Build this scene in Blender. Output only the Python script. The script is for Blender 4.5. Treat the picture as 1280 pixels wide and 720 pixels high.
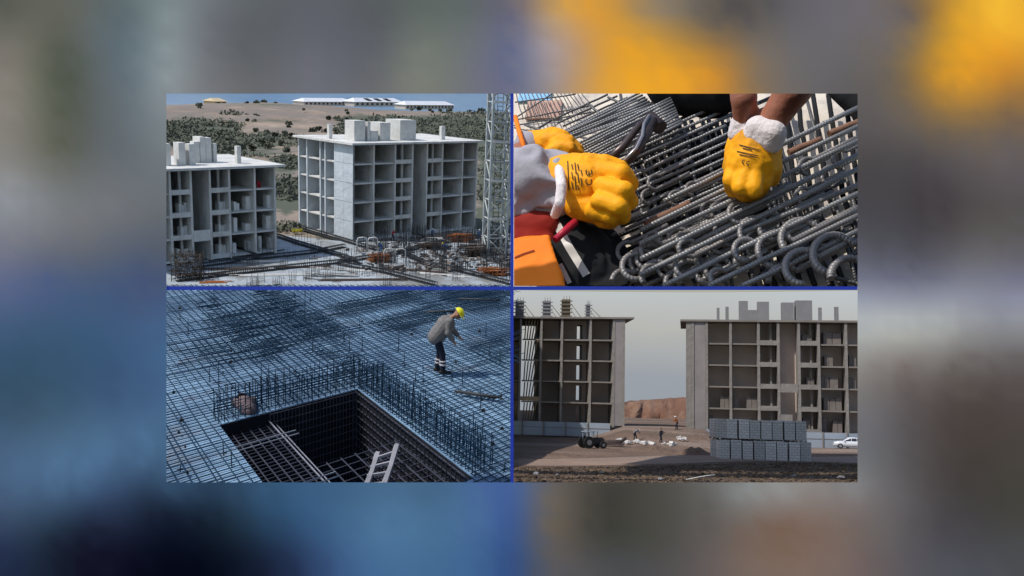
import bpy, bmesh, math, random
from mathutils import Vector, Matrix
from mathutils.bvhtree import BVHTree
random.seed(7)
R = math.radians
for o in list(bpy.data.objects): bpy.data.objects.remove(o)
scene = bpy.context.scene
COL = scene.collection

# ------------------------------------------------------------------ camera, sky, sun, exposure
cam_d = bpy.data.cameras.new('camera'); cam = bpy.data.objects.new('camera', cam_d); COL.objects.link(cam)
cam.rotation_euler = (R(90), 0, 0); cam_d.sensor_width = 36; cam_d.angle = R(60)
cam_d.clip_start = 0.05; cam_d.clip_end = 2000
scene.camera = cam
world = bpy.data.worlds.new('World'); scene.world = world; world.use_nodes = True
wn = world.node_tree; wn.nodes.clear()
sky = wn.nodes.new('ShaderNodeTexSky'); sky.sky_type = 'NISHITA'; sky.sun_disc = False
sky.sun_elevation = R(55); sky.sun_rotation = R(240)
bg = wn.nodes.new('ShaderNodeBackground'); bg.inputs['Strength'].default_value = 0.15
wo = wn.nodes.new('ShaderNodeOutputWorld')
wn.links.new(sky.outputs[0], bg.inputs[0]); wn.links.new(bg.outputs[0], wo.inputs[0])
sd = bpy.data.lights.new('sun', 'SUN'); sd.energy = 3.6; sd.angle = R(1.0); sd.color = (1, .95, .88)
sun = bpy.data.objects.new('sun', sd); COL.objects.link(sun)
SUNDIR = Vector((-math.sin(R(60))*math.cos(R(55)), -math.cos(R(60))*math.cos(R(55)), math.sin(R(55))))
sun.rotation_euler = SUNDIR.to_track_quat('Z', 'Y').to_euler()
scene.view_settings.view_transform = 'Standard'; scene.view_settings.look = 'None'
scene.view_settings.exposure = 0; scene.view_settings.gamma = 1
scene.render.engine = 'CYCLES'
scene.cycles.max_bounces = 5; scene.cycles.diffuse_bounces = 3; scene.cycles.glossy_bounces = 2

FPX = 1108.5          # focal length in photograph pixels (1280 wide, 60 degrees)
# ------------------------------------------------------------------ helpers
def lin(c): return tuple((v/255/12.92 if v/255 <= .04045 else ((v/255+.055)/1.055)**2.4) for v in c)
class Frame:
    """one display compartment: a scale model standing behind its opening of the screen"""
    def __init__(s, pxc, yh, scale, H):
        psi = math.atan((pxc-640)/FPX); th = math.atan((360-yh)/FPX*math.cos(psi))
        s.Rm = Matrix.Rotation(-psi, 3, 'Z') @ Matrix.Rotation(th, 3, 'X')
        s.scale = scale; s.H = H; s.C = Vector((0, 0, H))
        s.M = s.Rm.to_4x4() @ Matrix.Diagonal((scale, scale, scale, 1)) @ Matrix.Translation((0, 0, -H))
        s.up = s.Rm.inverted() @ Vector((0, 0, 1))
    def dir(s, px, py): return s.Rm.transposed() @ Vector(((px-640)/FPX, 1, (360-py)/FPX))
    def at(s, px, py, z=0.0):
        d = s.dir(px, py); t = (z-s.H)/d.z; return s.C + d*t
    def aty(s, px, py, Y):
        d = s.dir(px, py); return s.C + d*(Y/d.y)
    def inv(s, v): return s.M.inverted() @ Vector(v)
    def colhit(s, px, P, d, py=None):
        """parameter t of the point P + t d (in plan) that shows at column px"""
        q = s.dir(px, 240 if py is None else py)
        det = d[0]*(-q.y) + d[1]*q.x
        return ((-q.y)*(0-P[0]) + q.x*(0-P[1]))/det
F1 = Frame(423, 90, 0.080, 26.0)
F2 = Frame(857, -1050, 3.10, 1.13)
F3 = Frame(423, 130, 0.27, 6.4)
F4 = Frame(857, 505, 0.065, 5.2)

def tag(o, label=None, cat=None, group=None, kind=None):
    if label: o['label'] = label
    if cat: o['category'] = cat
    if group: o['group'] = group
    if kind: o['kind'] = kind
    return o
def place(o, F, loc=(0, 0, 0), rz=0.0, scale=1.0):
    o.matrix_world = F.M @ Matrix.Translation(loc) @ Matrix.Rotation(rz, 4, 'Z') @ Matrix.Diagonal((scale, scale, scale, 1))
    return o
def thing(name, label, cat, F, loc=(0, 0, 0), rz=0.0, group=None):
    o = bpy.data.objects.new(name, None); COL.objects.link(o); o.empty_display_size = .1
    place(o, F, loc, rz); return tag(o, label, cat, group)
class MB:
    def __init__(s): s.v = []; s.f = []; s.uv = []; s.sm = []
    def poly(s, pts, faces, smooth=False):
        b = len(s.v); s.v += [tuple(p) for p in pts]
        for f in faces: s.f.append(tuple(b+i for i in f)); s.uv.append(None); s.sm.append(smooth)
        return s
    def box(s, c, d, rz=0.0, rot=None):
        x, y, z = d[0]/2, d[1]/2, d[2]/2
        m = rot if rot is not None else Matrix.Rotation(rz, 3, 'Z')
        pts = [Vector(c) + m @ Vector(p) for p in ((-x,-y,-z),(x,-y,-z),(x,y,-z),(-x,y,-z),(-x,-y,z),(x,-y,z),(x,y,z),(-x,y,z))]
        return s.poly(pts, [(0,3,2,1),(4,5,6,7),(0,1,5,4),(1,2,6,5),(2,3,7,6),(3,0,4,7)])
    def prism(s, base, z0, z1):
        n = len(base)
        pts = [(p[0], p[1], z0) for p in base] + [(p[0], p[1], z1) for p in base]
        return s.poly(pts, [tuple(range(n))[::-1], tuple(range(n, 2*n))] + [(i, (i+1) % n, n+(i+1) % n, n+i) for i in range(n)])
    def quadbox(s, P, du, dv, u0, u1, v0, v1, z0, z1):
        b = [(P[0]+du[0]*a+dv[0]*b_, P[1]+du[1]*a+dv[1]*b_) for a, b_ in ((u0,v0),(u1,v0),(u1,v1),(u0,v1))]
        return s.prism(b, z0, z1)
    def tube(s, path, r, n=6, closed=False, caps=True, smooth=True):
        path = [Vector(p) for p in path]; m = len(path)
        rs = r if isinstance(r, (list, tuple)) else [r]*m
        b = len(s.v); up0 = None; L = 0; Ls = [0]
        for i in range(1, m): L += (path[i]-path[i-1]).length; Ls.append(L)
        nrm = None
        for i in range(m):
            if closed: t = path[(i+1) % m]-path[i-1]
            else: t = path[min(i+1, m-1)]-path[max(i-1, 0)]
            t.normalize()
            if nrm is None:
                nrm = t.orthogonal().normalized()
            else:
                nrm = (nrm - t*nrm.dot(t)).normalized()
            bn = t.cross(nrm)
            for k in range(n):
                a = 2*math.pi*k/n
                s.v.append(tuple(path[i] + (nrm*math.cos(a)+bn*math.sin(a))*rs[i]))
        seg = m if closed else m-1
        for i in range(seg):
            j = (i+1) % m
            for k in range(n):
                k2 = (k+1) % n
                s.f.append((b+i*n+k, b+i*n+k2, b+j*n+k2, b+j*n+k)); s.sm.append(smooth)
                u0 = Ls[i]; u1 = Ls[j] if j else L
                s.uv.append(((u0, k/n), (u0, (k+1)/n), (u1, (k+1)/n), (u1, k/n)))
        if caps and not closed:
            s.f.append(tuple(b+k for k in range(n))[::-1]); s.uv.append(None); s.sm.append(False)
            s.f.append(tuple(b+(m-1)*n+k for k in range(n))); s.uv.append(None); s.sm.append(False)
        return s
    def mesh(s, name):
        me = bpy.data.meshes.new(name); me.from_pydata(s.v, [], s.f); 
        if any(s.sm): me.polygons.foreach_set('use_smooth', s.sm)
        if any(u is not None for u in s.uv):
            l = me.uv_layers.new(name='UVMap'); i = 0
            for p, u in zip(me.polygons, s.uv):
                for k, li in enumerate(p.loop_indices): l.data[li].uv = u[k] if u else (0, 0)
        me.update(); return me
    def build(s, name, m, parent=None, F=None, loc=(0, 0, 0), rz=0.0):
        me = s.mesh(name); me.materials.append(m)
        o = bpy.data.objects.new(name, me); COL.objects.link(o)
        if parent: o.parent = parent
        elif F: place(o, F, loc, rz)
        return o
def children(o): return [c for c in bpy.data.objects if c.parent == o]
KIDS = {}
def dup(root, F, loc, rz=0.0, label=None, group=None, scale=1.0):
    if root.name not in KIDS: KIDS[root.name] = children(root)
    r = root.copy(); COL.objects.link(r); place(r, F, loc, rz, scale)
    if label: r['label'] = label
    if group: r['group'] = group
    for ch in KIDS[root.name]:
        c = ch.copy(); COL.objects.link(c); c.parent = r
        if ch.name not in KIDS: KIDS[ch.name] = children(ch)
        for g in KIDS[ch.name]:
            d = g.copy(); COL.objects.link(d); d.parent = c
    return r

def mat(name, col, rough=.8, var=.0, scale=4.0, bump=0.0, col2=None, metal=0.0, detail=6, bscale=None, lo=.35, hi=.65, spec=.3):
    """procedural material: noise mixes col with col2 (or a darker col), optional bump"""
    m = bpy.data.materials.new(name); m.use_nodes = True; nt = m.node_tree; N = nt.nodes; L = nt.links
    p = N['Principled BSDF']; p.inputs['Roughness'].default_value = rough; p.inputs['Metallic'].default_value = metal
    p.inputs['Specular IOR Level'].default_value = spec
    p.inputs['Base Color'].default_value = (*col, 1)
    if var or col2 or bump:
        tc = N.new('ShaderNodeTexCoord'); nz = N.new('ShaderNodeTexNoise'); nz.inputs['Scale'].default_value = scale
        nz.inputs['Detail'].default_value = detail; nz.inputs['Roughness'].default_value = .65
        L.new(tc.outputs['Object'], nz.inputs['Vector'])
        if var or col2:
            rp = N.new('ShaderNodeValToRGB'); rp.color_ramp.elements[0].position = lo; rp.color_ramp.elements[1].position = hi
            c2 = col2 if col2 else tuple(c*(1-var) for c in col)
            rp.color_ramp.elements[0].color = (*c2, 1); rp.color_ramp.elements[1].color = (*col, 1)
            L.new(nz.outputs['Fac'], rp.inputs[0]); L.new(rp.outputs[0], p.inputs['Base Color'])
        if bump:
            nb = N.new('ShaderNodeTexNoise'); nb.inputs['Scale'].default_value = bscale or scale*4; nb.inputs['Detail'].default_value = 8
            L.new(tc.outputs['Object'], nb.inputs['Vector'])
            bp = N.new('ShaderNodeBump'); bp.inputs['Strength'].default_value = min(1, bump); bp.inputs['Distance'].default_value = .05
            L.new(nb.outputs['Fac'], bp.inputs['Height']); L.new(bp.outputs[0], p.inputs['Normal'])
    return m
def mixin(m, col, scale, lo, hi, stretch=(1,1,1), seed=0, factor=1.0):
    """lay a second noise-shaped colour over the material's base colour"""
    nt = m.node_tree; N = nt.nodes; L = nt.links; p = N['Principled BSDF']
    tc = N.new('ShaderNodeTexCoord'); mp = N.new('ShaderNodeMapping'); mp.inputs['Scale'].default_value = stretch
    mp.inputs['Location'].default_value = (seed*7.3, seed*3.1, seed)
    nz = N.new('ShaderNodeTexNoise'); nz.inputs['Scale'].default_value = scale; nz.inputs['Detail'].default_value = 7; nz.inputs['Roughness'].default_value = .7
    L.new(tc.outputs['Object'], mp.inputs[0]); L.new(mp.outputs[0], nz.inputs['Vector'])
    mr = N.new('ShaderNodeMapRange'); mr.inputs['From Min'].default_value = lo; mr.inputs['From Max'].default_value = hi; mr.inputs['To Max'].default_value = factor
    L.new(nz.outputs['Fac'], mr.inputs[0])
    mx = N.new('ShaderNodeMix'); mx.data_type = 'RGBA'
    L.new(mr.outputs[0], mx.inputs[0])
    src = p.inputs['Base Color'].links[0].from_socket if p.inputs['Base Color'].links else None
    if src: L.new(src, mx.inputs[6])
    else: mx.inputs[6].default_value = p.inputs['Base Color'].default_value
    mx.inputs[7].default_value = (*col, 1)
    L.new(mx.outputs[2], p.inputs['Base Color'])
    return m

def cut_main(o, F, planes):
    """trim a mesh (in frame F's coordinates) with planes given in world coordinates: keeps the side against the normal"""
    bm = bmesh.new(); bm.from_mesh(o.data); Wm = F.M @ o.matrix_local if o.parent is None else F.M; off = o.matrix_world.copy() if o.parent is None else o.parent.matrix_world.copy()
    inv = off.inverted(); R3 = off.to_3x3().transposed()
    for co, no in planes:
        g = bm.verts[:]+bm.edges[:]+bm.faces[:]
        r_ = bmesh.ops.bisect_plane(bm, geom=g, plane_co=inv @ Vector(co), plane_no=(R3 @ Vector(no)).normalized(), clear_outer=True, dist=1e-6)
        ed = [e for e in r_['geom_cut'] if isinstance(e, bmesh.types.BMEdge)]
        if ed and len(ed) < 4000:
            try: bmesh.ops.edgenet_fill(bm, edges=ed)
            except Exception: pass
    bm.to_mesh(o.data); bm.free(); return o
NEAR = ((0, 3.56, 0), (0, -1, 0))      # nothing of a compartment stands in front of the screen

# capsule-built, voxel-merged continuous surfaces (bodies, gloves, sleeves)
def capsule(v, f, a, b, ra, rb, n=14, h=5):
    a = Vector(a); b = Vector(b); t = b-a
    t = t.normalized() if t.length > 1e-6 else Vector((0, 0, 1))
    u = t.orthogonal().normalized(); w = t.cross(u); base = len(v); rings = []
    for i in range(h): an = -math.pi/2+math.pi/2*(i+.5)/h; rings.append((a, ra*math.cos(an), ra*math.sin(an)))
    for i in range(h): an = math.pi/2*(i+.5)/h; rings.append((b, rb*math.cos(an), rb*math.sin(an)))
    for c, r, o in rings:
        for k in range(n): q = 2*math.pi*k/n; v.append(c+t*o+(u*math.cos(q)+w*math.sin(q))*r)
    for i in range(len(rings)-1):
        for k in range(n): f.append((base+i*n+k, base+i*n+(k+1) % n, base+(i+1)*n+(k+1) % n, base+(i+1)*n+k))
    f.append(tuple(base+k for k in range(n))[::-1]); e = base+(len(rings)-1)*n; f.append(tuple(e+k for k in range(n)))
def blob(name, caps, m, parent, voxel, smooth=3, extra=None, wrinkle=0, wscale=.1, folds=False):
    v = []; f = []
    for c in caps: capsule(v, f, *c)
    if extra: 
        b = len(v); v += extra[0]; f += [tuple(b+i for i in q) for q in extra[1]]
    me = bpy.data.meshes.new(name); me.from_pydata([tuple(x) for x in v], [], f)
    o = bpy.data.objects.new(name, me); COL.objects.link(o)
    rm = o.modifiers.new('r', 'REMESH'); rm.mode = 'VOXEL'; rm.voxel_size = voxel; rm.use_smooth_shade = True
    sm = o.modifiers.new('s', 'SMOOTH'); sm.factor = .5; sm.iterations = smooth
    if wrinkle:
        tx = bpy.data.textures.new(name+'_folds', 'CLOUDS'); tx.noise_scale = wscale; tx.noise_depth = 2
        if folds:
            bpy.data.textures.remove(tx); tx = bpy.data.textures.new(name+'_folds', 'WOOD'); tx.wood_type = 'BANDNOISE'; tx.noise_basis_2 = 'SIN'; tx.noise_scale = wscale; tx.turbulence = 9
        dm = o.modifiers.new('d', 'DISPLACE'); dm.texture = tx; dm.strength = wrinkle; dm.mid_level = .5; dm.texture_coords = 'LOCAL'
    dg = bpy.context.evaluated_depsgraph_get(); dg.update()
    em = bpy.data.meshes.new_from_object(o.evaluated_get(dg))
    o.modifiers.clear(); o.data = em; em.name = name; em.materials.clear(); em.materials.append(m)
    for p in em.polygons: p.use_smooth = True
    if parent: o.parent = parent
    return o

# ------------------------------------------------------------------ the lit screen with four openings
DW = 3.5
def wall(px, py): return ((px-640)/FPX*DW, DW, (360-py)/FPX*DW)
MURAL = """
5|0 70,75,68|40 95,96,88|80 105,104,94|115 95,100,98|150 88,102,106|185 105,118,122|215 138,152,155|245 110,118,124|290 105,111,118|330 92,98,98|370 92,96,104|410 96,99,106|450 88,93,95|480 84,90,90|520 88,98,94|560 88,98,96|600 90,96,95|630 95,95,115|655 110,104,115|680 190,145,80|710 230,170,60|735 225,155,50|762 205,148,62|795 140,122,100|820 122,122,132|850 105,107,112|890 78,77,80|940 68,65,65|1000 98,96,102|1050 108,104,112|1110 112,108,112|1145 85,75,78|1178 180,130,55|1210 240,180,50|1265 252,202,66
40|0 110,112,104|40 112,110,102|75 85,88,76|100 100,104,100|125 98,110,120|155 84,102,110|190 112,126,130|215 146,158,162|245 105,110,116|280 96,96,104|320 86,90,92|370 98,100,108|410 94,96,106|450 92,94,104|480 88,92,98|520 112,118,114|560 106,114,110|600 112,118,118|630 102,104,135|645 95,100,125|675 165,155,160|700 175,155,150|730 190,142,95|760 228,160,45|800 228,160,45|840 190,140,60|870 120,105,85|910 90,88,90|960 105,104,106|1020 106,104,110|1080 110,106,110|1130 108,104,108|1155 130,110,80|1180 220,160,40|1220 238,170,45|1265 246,185,55
80|0 130,120,116|25 125,122,112|50 95,98,86|80 68,76,64|100 90,96,88|125 98,108,118|160 90,106,116|190 122,136,142|215 155,168,172|245 112,116,122|280 104,106,110|320 90,94,96|370 108,108,120|410 104,106,116|450 98,98,110|480 98,102,104|520 126,132,120|545 112,120,112|600 112,114,118|630 98,100,140|645 95,110,135|680 165,158,170|710 165,145,140|735 195,150,90|770 228,158,40|810 235,165,42|860 235,162,40|900 210,140,45|930 140,115,85|960 112,110,112|1020 108,106,108|1090 102,100,102|1130 108,98,84|1160 190,135,45|1190 235,165,40|1230 228,155,40|1265 215,135,40
117|0 140,134,128|30 132,130,120|60 90,96,82|90 72,80,66|115 98,100,100|140 98,108,116|170 96,108,116|195 128,138,144|215 150,158,162|245 112,114,118|280 118,118,120|320 104,106,108|370 110,112,118|410 110,112,122|450 102,104,108|490 112,114,114|520 132,132,122|550 112,116,112|600 120,120,124|630 100,100,135|645 110,115,130|690 145,138,140|730 205,150,80|770 238,170,45|830 242,172,45|880 228,155,50|910 190,130,55|940 120,105,90|1000 102,100,102|1060 92,90,92|1120 96,90,86|1150 150,115,65|1190 225,155,45|1230 215,150,50|1265 140,105,70
160|0 138,134,128|30 125,122,115|60 95,98,86|90 80,84,70|125 100,106,112|160 96,106,112|195 115,126,132|215 125,130,135
200|0 135,132,128|40 118,116,110|80 88,92,78|120 100,104,110|160 94,102,108|200 112,122,126
240|0 158,163,171|40 140,144,152|80 116,118,120|120 118,122,126|160 112,116,122|205 106,112,118
280|0 125,130,138|40 128,132,138|80 120,122,126|130 112,114,120|205 96,100,104
320|0 128,126,134|40 116,114,118|80 106,104,104|130 100,102,102|205 90,94,98
345|0 92,104,140|40 72,90,135|80 66,87,130|150 64,84,125|205 65,82,120
368|0 90,100,135|60 78,95,130|120 65,88,125|180 70,80,115
400|0 62,92,128|60 58,86,118|120 60,92,126|205 68,102,140
440|0 55,82,108|60 52,82,104|120 58,88,118|205 68,104,142
480|0 50,78,100|60 56,82,108|120 56,82,116|160 58,80,118|205 66,96,130
520|0 55,78,100|60 58,80,94|120 68,96,124|205 70,102,136
560|0 74,98,128|50 78,108,142|100 82,116,150|150 82,116,152|205 82,118,152
600|0 76,104,138|50 80,112,148|90 84,120,156|130 72,102,140|205 62,90,122
635|0 72,94,122|50 68,92,122|90 60,82,110|130 44,60,88|170 36,48,68|205 24,34,50
660|0 54,68,96|40 44,60,78|80 24,38,52|120 20,20,38|200 14,20,38
690|0 30,38,68|50 30,44,62|80 20,22,38|120 16,16,34|200 8,12,28
718|0 28,36,66|50 28,44,62|80 18,18,34|140 12,10,28|200 6,8,22
610|230 66,98,130|265 42,64,88|300 60,90,122|350 62,98,134|400 58,92,126|450 62,94,122|510 72,102,134|540 62,92,118|590 74,108,146|620 72,100,155|635 62,85,140
640|230 22,34,52|265 22,34,48|300 40,62,84|340 44,78,112|400 58,94,132|450 72,108,144|500 80,120,158|550 72,110,148|600 76,114,155|620 72,100,155|635 55,80,135
665|230 12,18,34|265 16,26,38|300 28,42,54|350 42,68,98|400 58,94,132|450 74,112,148|490 80,120,158|540 72,112,148|600 74,110,150|635 50,78,135
700|230 6,10,26|270 8,14,28|310 18,28,42|350 30,42,70|390 46,66,102|430 66,98,142|480 72,110,150|540 70,106,142|600 66,104,148|635 48,74,128
718|230 5,8,20|260 5,9,22|300 12,18,36|350 24,28,50|400 44,62,98|440 62,98,142|500 66,106,148|560 64,102,146|600 64,102,146|635 50,76,130
610|645 66,108,175|665 100,98,98|692 112,102,92|715 84,80,76|750 60,58,55|785 66,64,60|820 80,78,74|880 88,86,84|905 120,124,124|930 150,160,162|965 152,160,162|1000 150,158,160|1060 150,152,152|1085 122,118,120|1120 108,106,108|1140 88,84,86|1180 70,66,66|1230 64,62,60|1270 68,66,60
640|645 64,100,165|665 95,90,92|690 115,104,90|715 84,80,74|750 60,58,52|785 66,64,58|820 78,76,70|880 80,78,74|905 105,102,100|930 112,104,100|970 118,100,94|1010 122,102,94|1060 120,104,100|1090 106,100,100|1120 102,98,102|1150 80,76,80|1200 68,66,68|1270 66,64,58
670|645 58,94,155|665 88,84,84|690 112,100,84|715 80,76,72|750 58,60,56|785 64,66,60|820 74,74,66|880 84,82,80|905 108,96,92|940 116,94,78|970 116,92,76|1000 116,92,78|1050 120,100,90|1080 106,98,94|1110 102,100,100|1150 78,76,80|1200 66,64,72|1270 72,74,76
715|645 58,88,140|665 76,80,88|690 98,90,84|720 84,86,96|780 84,86,98|840 80,78,84|880 98,90,90|920 122,106,100|970 130,114,106|1040 132,116,108|1080 110,90,90|1110 92,88,94|1160 82,84,94|1200 84,88,98|1270 80,84,92
150|1075 96,92,94|1120 100,96,98|1160 100,92,84|1200 115,98,78|1230 110,95,78|1270 96,86,80
190|1075 82,74,74|1120 80,78,80|1180 92,88,90|1230 104,98,98|1275 104,98,100
220|1075 66,66,68|1120 72,70,72|1160 70,64,68|1200 86,82,84|1275 92,86,92
255|1075 70,68,72|1120 72,70,74|1165 58,52,56|1210 72,68,70|1275 80,76,78
290|1075 78,78,84|1120 72,72,78|1165 72,68,72|1220 92,88,84|1275 86,84,78
325|1075 84,84,92|1120 78,78,86|1165 76,74,80|1220 100,98,98|1275 92,88,92
350|1075 104,108,128|1120 98,102,124|1165 102,106,124|1220 116,118,134|1275 112,114,138
370|1075 150,155,178|1120 140,142,164|1170 138,142,164|1220 140,144,166|1275 138,142,166
395|1075 184,190,192|1120 186,192,190|1170 182,188,188|1210 160,164,168|1275 158,162,168
415|1075 178,182,180|1120 186,190,186|1170 178,182,178|1210 148,148,150|1275 140,142,144
440|1075 150,150,146|1120 138,130,126|1170 126,120,116|1210 98,92,90|1275 92,88,88
470|1075 130,126,122|1110 108,98,94|1150 88,80,78|1210 76,68,64|1275 82,72,72
510|1075 118,118,120|1110 102,98,102|1150 82,74,74|1210 74,64,60|1275 78,70,68
550|1075 110,112,120|1110 96,96,100|1150 76,70,70|1210 72,62,58|1275 74,68,64
590|1075 108,112,116|1110 94,94,96|1150 74,70,70|1210 66,60,56|1275 72,68,62
"""
CP = []
for ln in MURAL.strip().splitlines():
    y, *it = ln.split('|')
    for t in it:
        x, c = t.split(' '); CP.append((float(x), float(y), tuple(float(q) for q in c.split(','))))
def mural(x, y):
    ds = sorted(((x-a)**2+(y-b)**2, c) for a, b, c in CP)[:14]
    s2 = max(250.0, ds[2][0]*.55); W = 0; acc = [0, 0, 0]
    for d, c in ds:
        w = math.exp(-min(60, d/(2*s2))) + 1e-9; W += w
        for k in range(3): acc[k] += w*c[k]
    return tuple(a/W for a in acc)
def steps(a, b, n): return [a+(b-a)*i/n for i in range(n)]
XS = steps(-30, 208, 24)+steps(208, 1072, 64)+steps(1072, 1310, 24)+[1310]
YS = steps(-12, 117, 14)+steps(117, 603, 40)+steps(603, 740, 14)+[740]
v = []; f = []; cols = []
for y in YS:
    for x in XS: v.append(wall(x, y)); cols.append((*lin(mural(min(1278, max(2, x)), min(718, max(2, y)))), 1))
nx = len(XS)
for j in range(len(YS)-1):
    for i in range(nx-1):
        if 208 <= XS[i] < 1071.9 and 117 <= YS[j] < 602.9: continue
        f.append((j*nx+i, (j+1)*nx+i, (j+1)*nx+i+1, j*nx+i+1))
me = bpy.data.meshes.new('lit_face'); me.from_pydata(v, [], f)
ca = me.color_attributes.new('Col', 'FLOAT_COLOR', 'POINT')
for i, c in enumerate(cols): ca.data[i].color = c
mm = bpy.data.materials.new('screen_light'); mm.use_nodes = True; N = mm.node_tree.nodes; N.clear()
at_ = N.new('ShaderNodeAttribute'); at_.attribute_name = 'Col'; em = N.new('ShaderNodeEmission'); ou = N.new('ShaderNodeOutputMaterial')
mm.node_tree.links.new(at_.outputs['Color'], em.inputs[0]); mm.node_tree.links.new(em.outputs[0], ou.inputs[0]); me.materials.append(mm)
screen = bpy.data.objects.new('display_screen', None); COL.objects.link(screen); screen.location = (0, DW, -1.2)
tag(screen, 'large lit screen of soft blurred grey, yellow and blue colours framing the four scenes', 'screen')
def scr_child(o):
    o.parent = screen; o.matrix_parent_inverse = Matrix.Translation(-screen.location); return o
fo = bpy.data.objects.new('lit_face', me); COL.objects.link(fo); scr_child(fo)
m_case = mat('screen_case', (.02, .02, .025), .5)
m_blue = mat('blue_bar', lin((22, 46, 150)), .5)
em2 = m_blue.node_tree.nodes['Principled BSDF']; em2.inputs['Emission Color'].default_value = (*lin((22, 44, 148)), 1); em2.inputs['Emission Strength'].default_value = .75
em2.inputs['Base Color'].default_value = (.01, .02, .12, 1)
cs = MB()
def wbox(mb, x0, y0, x1, y1, d0, d1):
    a = wall(x0, y1); b = wall(x1, y0); mb.box(((a[0]+b[0])/2, DW+(d0+d1)/2, (a[2]+b[2])/2), (b[0]-a[0], d1-d0, b[2]-a[2]))
wbox(cs, -30, -12, 200, 740, .003, .05); wbox(cs, 1080, -12, 1310, 740, .003, .05)
wbox(cs, 200, -12, 1080, 112, .003, .05); wbox(cs, 200, 608, 1080, 740, .003, .05)
scr_child(cs.build('casing', m_case))
b = MB(); wbox(b, 638, 116.5, 642, 603.5, .004, .03); scr_child(b.build('divider_bar', m_blue))
b = MB(); wbox(b, 207.5, 358, 637.9, 362.5, .006, .028); wbox(b, 642.1, 358, 1072.5, 362.5, .006, .028); scr_child(b.build('divider_bar', m_blue))

# ================================================================== compartment 1 : housing site seen from above
m_deck = mat('pale_deck', (.40, .45, .49), .8, .35, .12, .2, lo=.3, hi=.6)
mixin(m_deck, (.20, .20, .19), .12, .46, .60, (1, .5, 1), seed=2)
mixin(m_deck, (.12, .12, .115), .7, .56, .68, seed=6)
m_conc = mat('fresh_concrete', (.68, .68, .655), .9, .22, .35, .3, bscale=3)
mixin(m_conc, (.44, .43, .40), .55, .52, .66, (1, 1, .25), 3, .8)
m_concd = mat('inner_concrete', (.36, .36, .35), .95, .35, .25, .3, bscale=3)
m_conc_blue = mat('panel_concrete', (.58, .64, .68), .9, .2, .3, .2)
m_steel = mat('dark_steel', (.045, .05, .055), .6)
m_steel_l = mat('grey_steel', (.16, .17, .18), .6, .3, 2)
m_white = mat('white_block', (.66, .66, .63), .9, .2, 1.5)
m_red = mat('red_barrel', (.35, .02, .03), .5, .2, 3)
m_crane = mat('pale_lattice', (.52, .56, .55), .5, .3, .8)
m_orange = mat('orange_timber', (.42, .14, .04), .8, .5, 1.5)
m_brown = mat('formwork_timber', (.10, .07, .055), .9, .5, 1.2)
m_yellow = mat('yellow_board', (.65, .55, .05), .6, .3, 2)
m_leaf = mat('scrub_leaves', (.125, .13, .095), .95, .5, .12, col2=(.07, .08, .06))
m_bluem = mat('blue_cloth', (.05, .13, .30), .8, .3, 6)

# --- land
m_land = mat('dry_land', (.36, .28, .215), 1, .25, .02, .4, bscale=.2)
mixin(m_land, (.22, .17, .135), .012, .45, .62, (1, 1, 1), 3)
mixin(m_land, (.085, .095, .06), .016, .50, .60, (1, .45, 1), 5)
mixin(m_land, (.19, .165, .145), .03, .42, .56, (1, .6, 1), 12, .85)
mixin(m_land, (.42, .34, .25), .09, .60, .70, (.3, 1, 1), 9)
from mathutils import noise as mn
def land_z(x, y):
    b = 0.0
    if y > 190: b += (mn.noise(Vector((x*.010, y*.006, 1.7))))*min(1, (y-190)/160)*5.0 + mn.noise(Vector((x*.05, y*.03, 4)))*.8*min(1, (y-190)/200)
    if y > 690: b -= ((y-690)/60)**1.5*9
    return b - 0.35
y_near = F1.at(423, 359.3, -.35).y
ys = [y_near]+[112+i*6 for i in range(14)]+[195+i*11 for i in range(46)]+[706, 722, 745, 780, 840]
v = []; f = []
nxx = 150
for y in ys:
    w = y*.62+40
    for i in range(nxx+1):
        x = -w + 2*w*i/nxx; v.append((x, y, land_z(x, y)))
for j in range(len(ys)-1):
    for i in range(nxx):
        a = j*(nxx+1)+i; f.append((a, a+1, a+nxx+2, a+nxx+1))
g = MB(); g.poly(v, f, True)
def cover(px, py):
    e = lambda cx, cy, rx, ry: max(0, 1-((px-cx)/rx)**2-((py-cy)/ry)**2)*1.6
    c = max(e(238, 168, 75, 24), e(330, 178, 60, 18)*.5, e(356, 205, 24, 16), e(358, 246, 26, 30), e(300, 190, 80, 12)*.5)
    if px > 418: c = max(c, min(1, (px-418)/12)*min(1, max(0, (py-142)/5))*min(1, max(0, (182-py)/6)))
    if px > 590: c = max(c, min(1, (px-590)/10)*min(1, max(0, (py-145)/5))*.9)
    return min(1, c)
hm = g.build('dry_hillside', m_land, F=F1)
la = hm.data.color_attributes.new('cover', 'FLOAT_COLOR', 'POINT')
for i, vv in enumerate(hm.data.vertices):
    q = F1.M @ vv.co; c = cover(640+q.x/q.y*FPX, 360-q.z/q.y*FPX) if q.y > 0 else 0; la.data[i].color = (c, c, c, 1)
nt = m_land.node_tree; pb_ = nt.nodes['Principled BSDF']; a_ = nt.nodes.new('ShaderNodeAttribute'); a_.attribute_name = 'cover'
tc_ = nt.nodes.new('ShaderNodeTexCoord'); nz_ = nt.nodes.new('ShaderNodeTexNoise'); nz_.inputs['Scale'].default_value = .09; nz_.inputs['Detail'].default_value = 8; nz_.inputs['Roughness'].default_value = .75
nt.links.new(tc_.outputs['Object'], nz_.inputs['Vector'])
s_ = nt.nodes.new('ShaderNodeMath'); s_.operation = 'MULTIPLY_ADD'; s_.inputs[1].default_value = .42; nt.links.new(a_.outputs['Fac'], s_.inputs[0]); nt.links.new(nz_.outputs['Fac'], s_.inputs[2])
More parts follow.
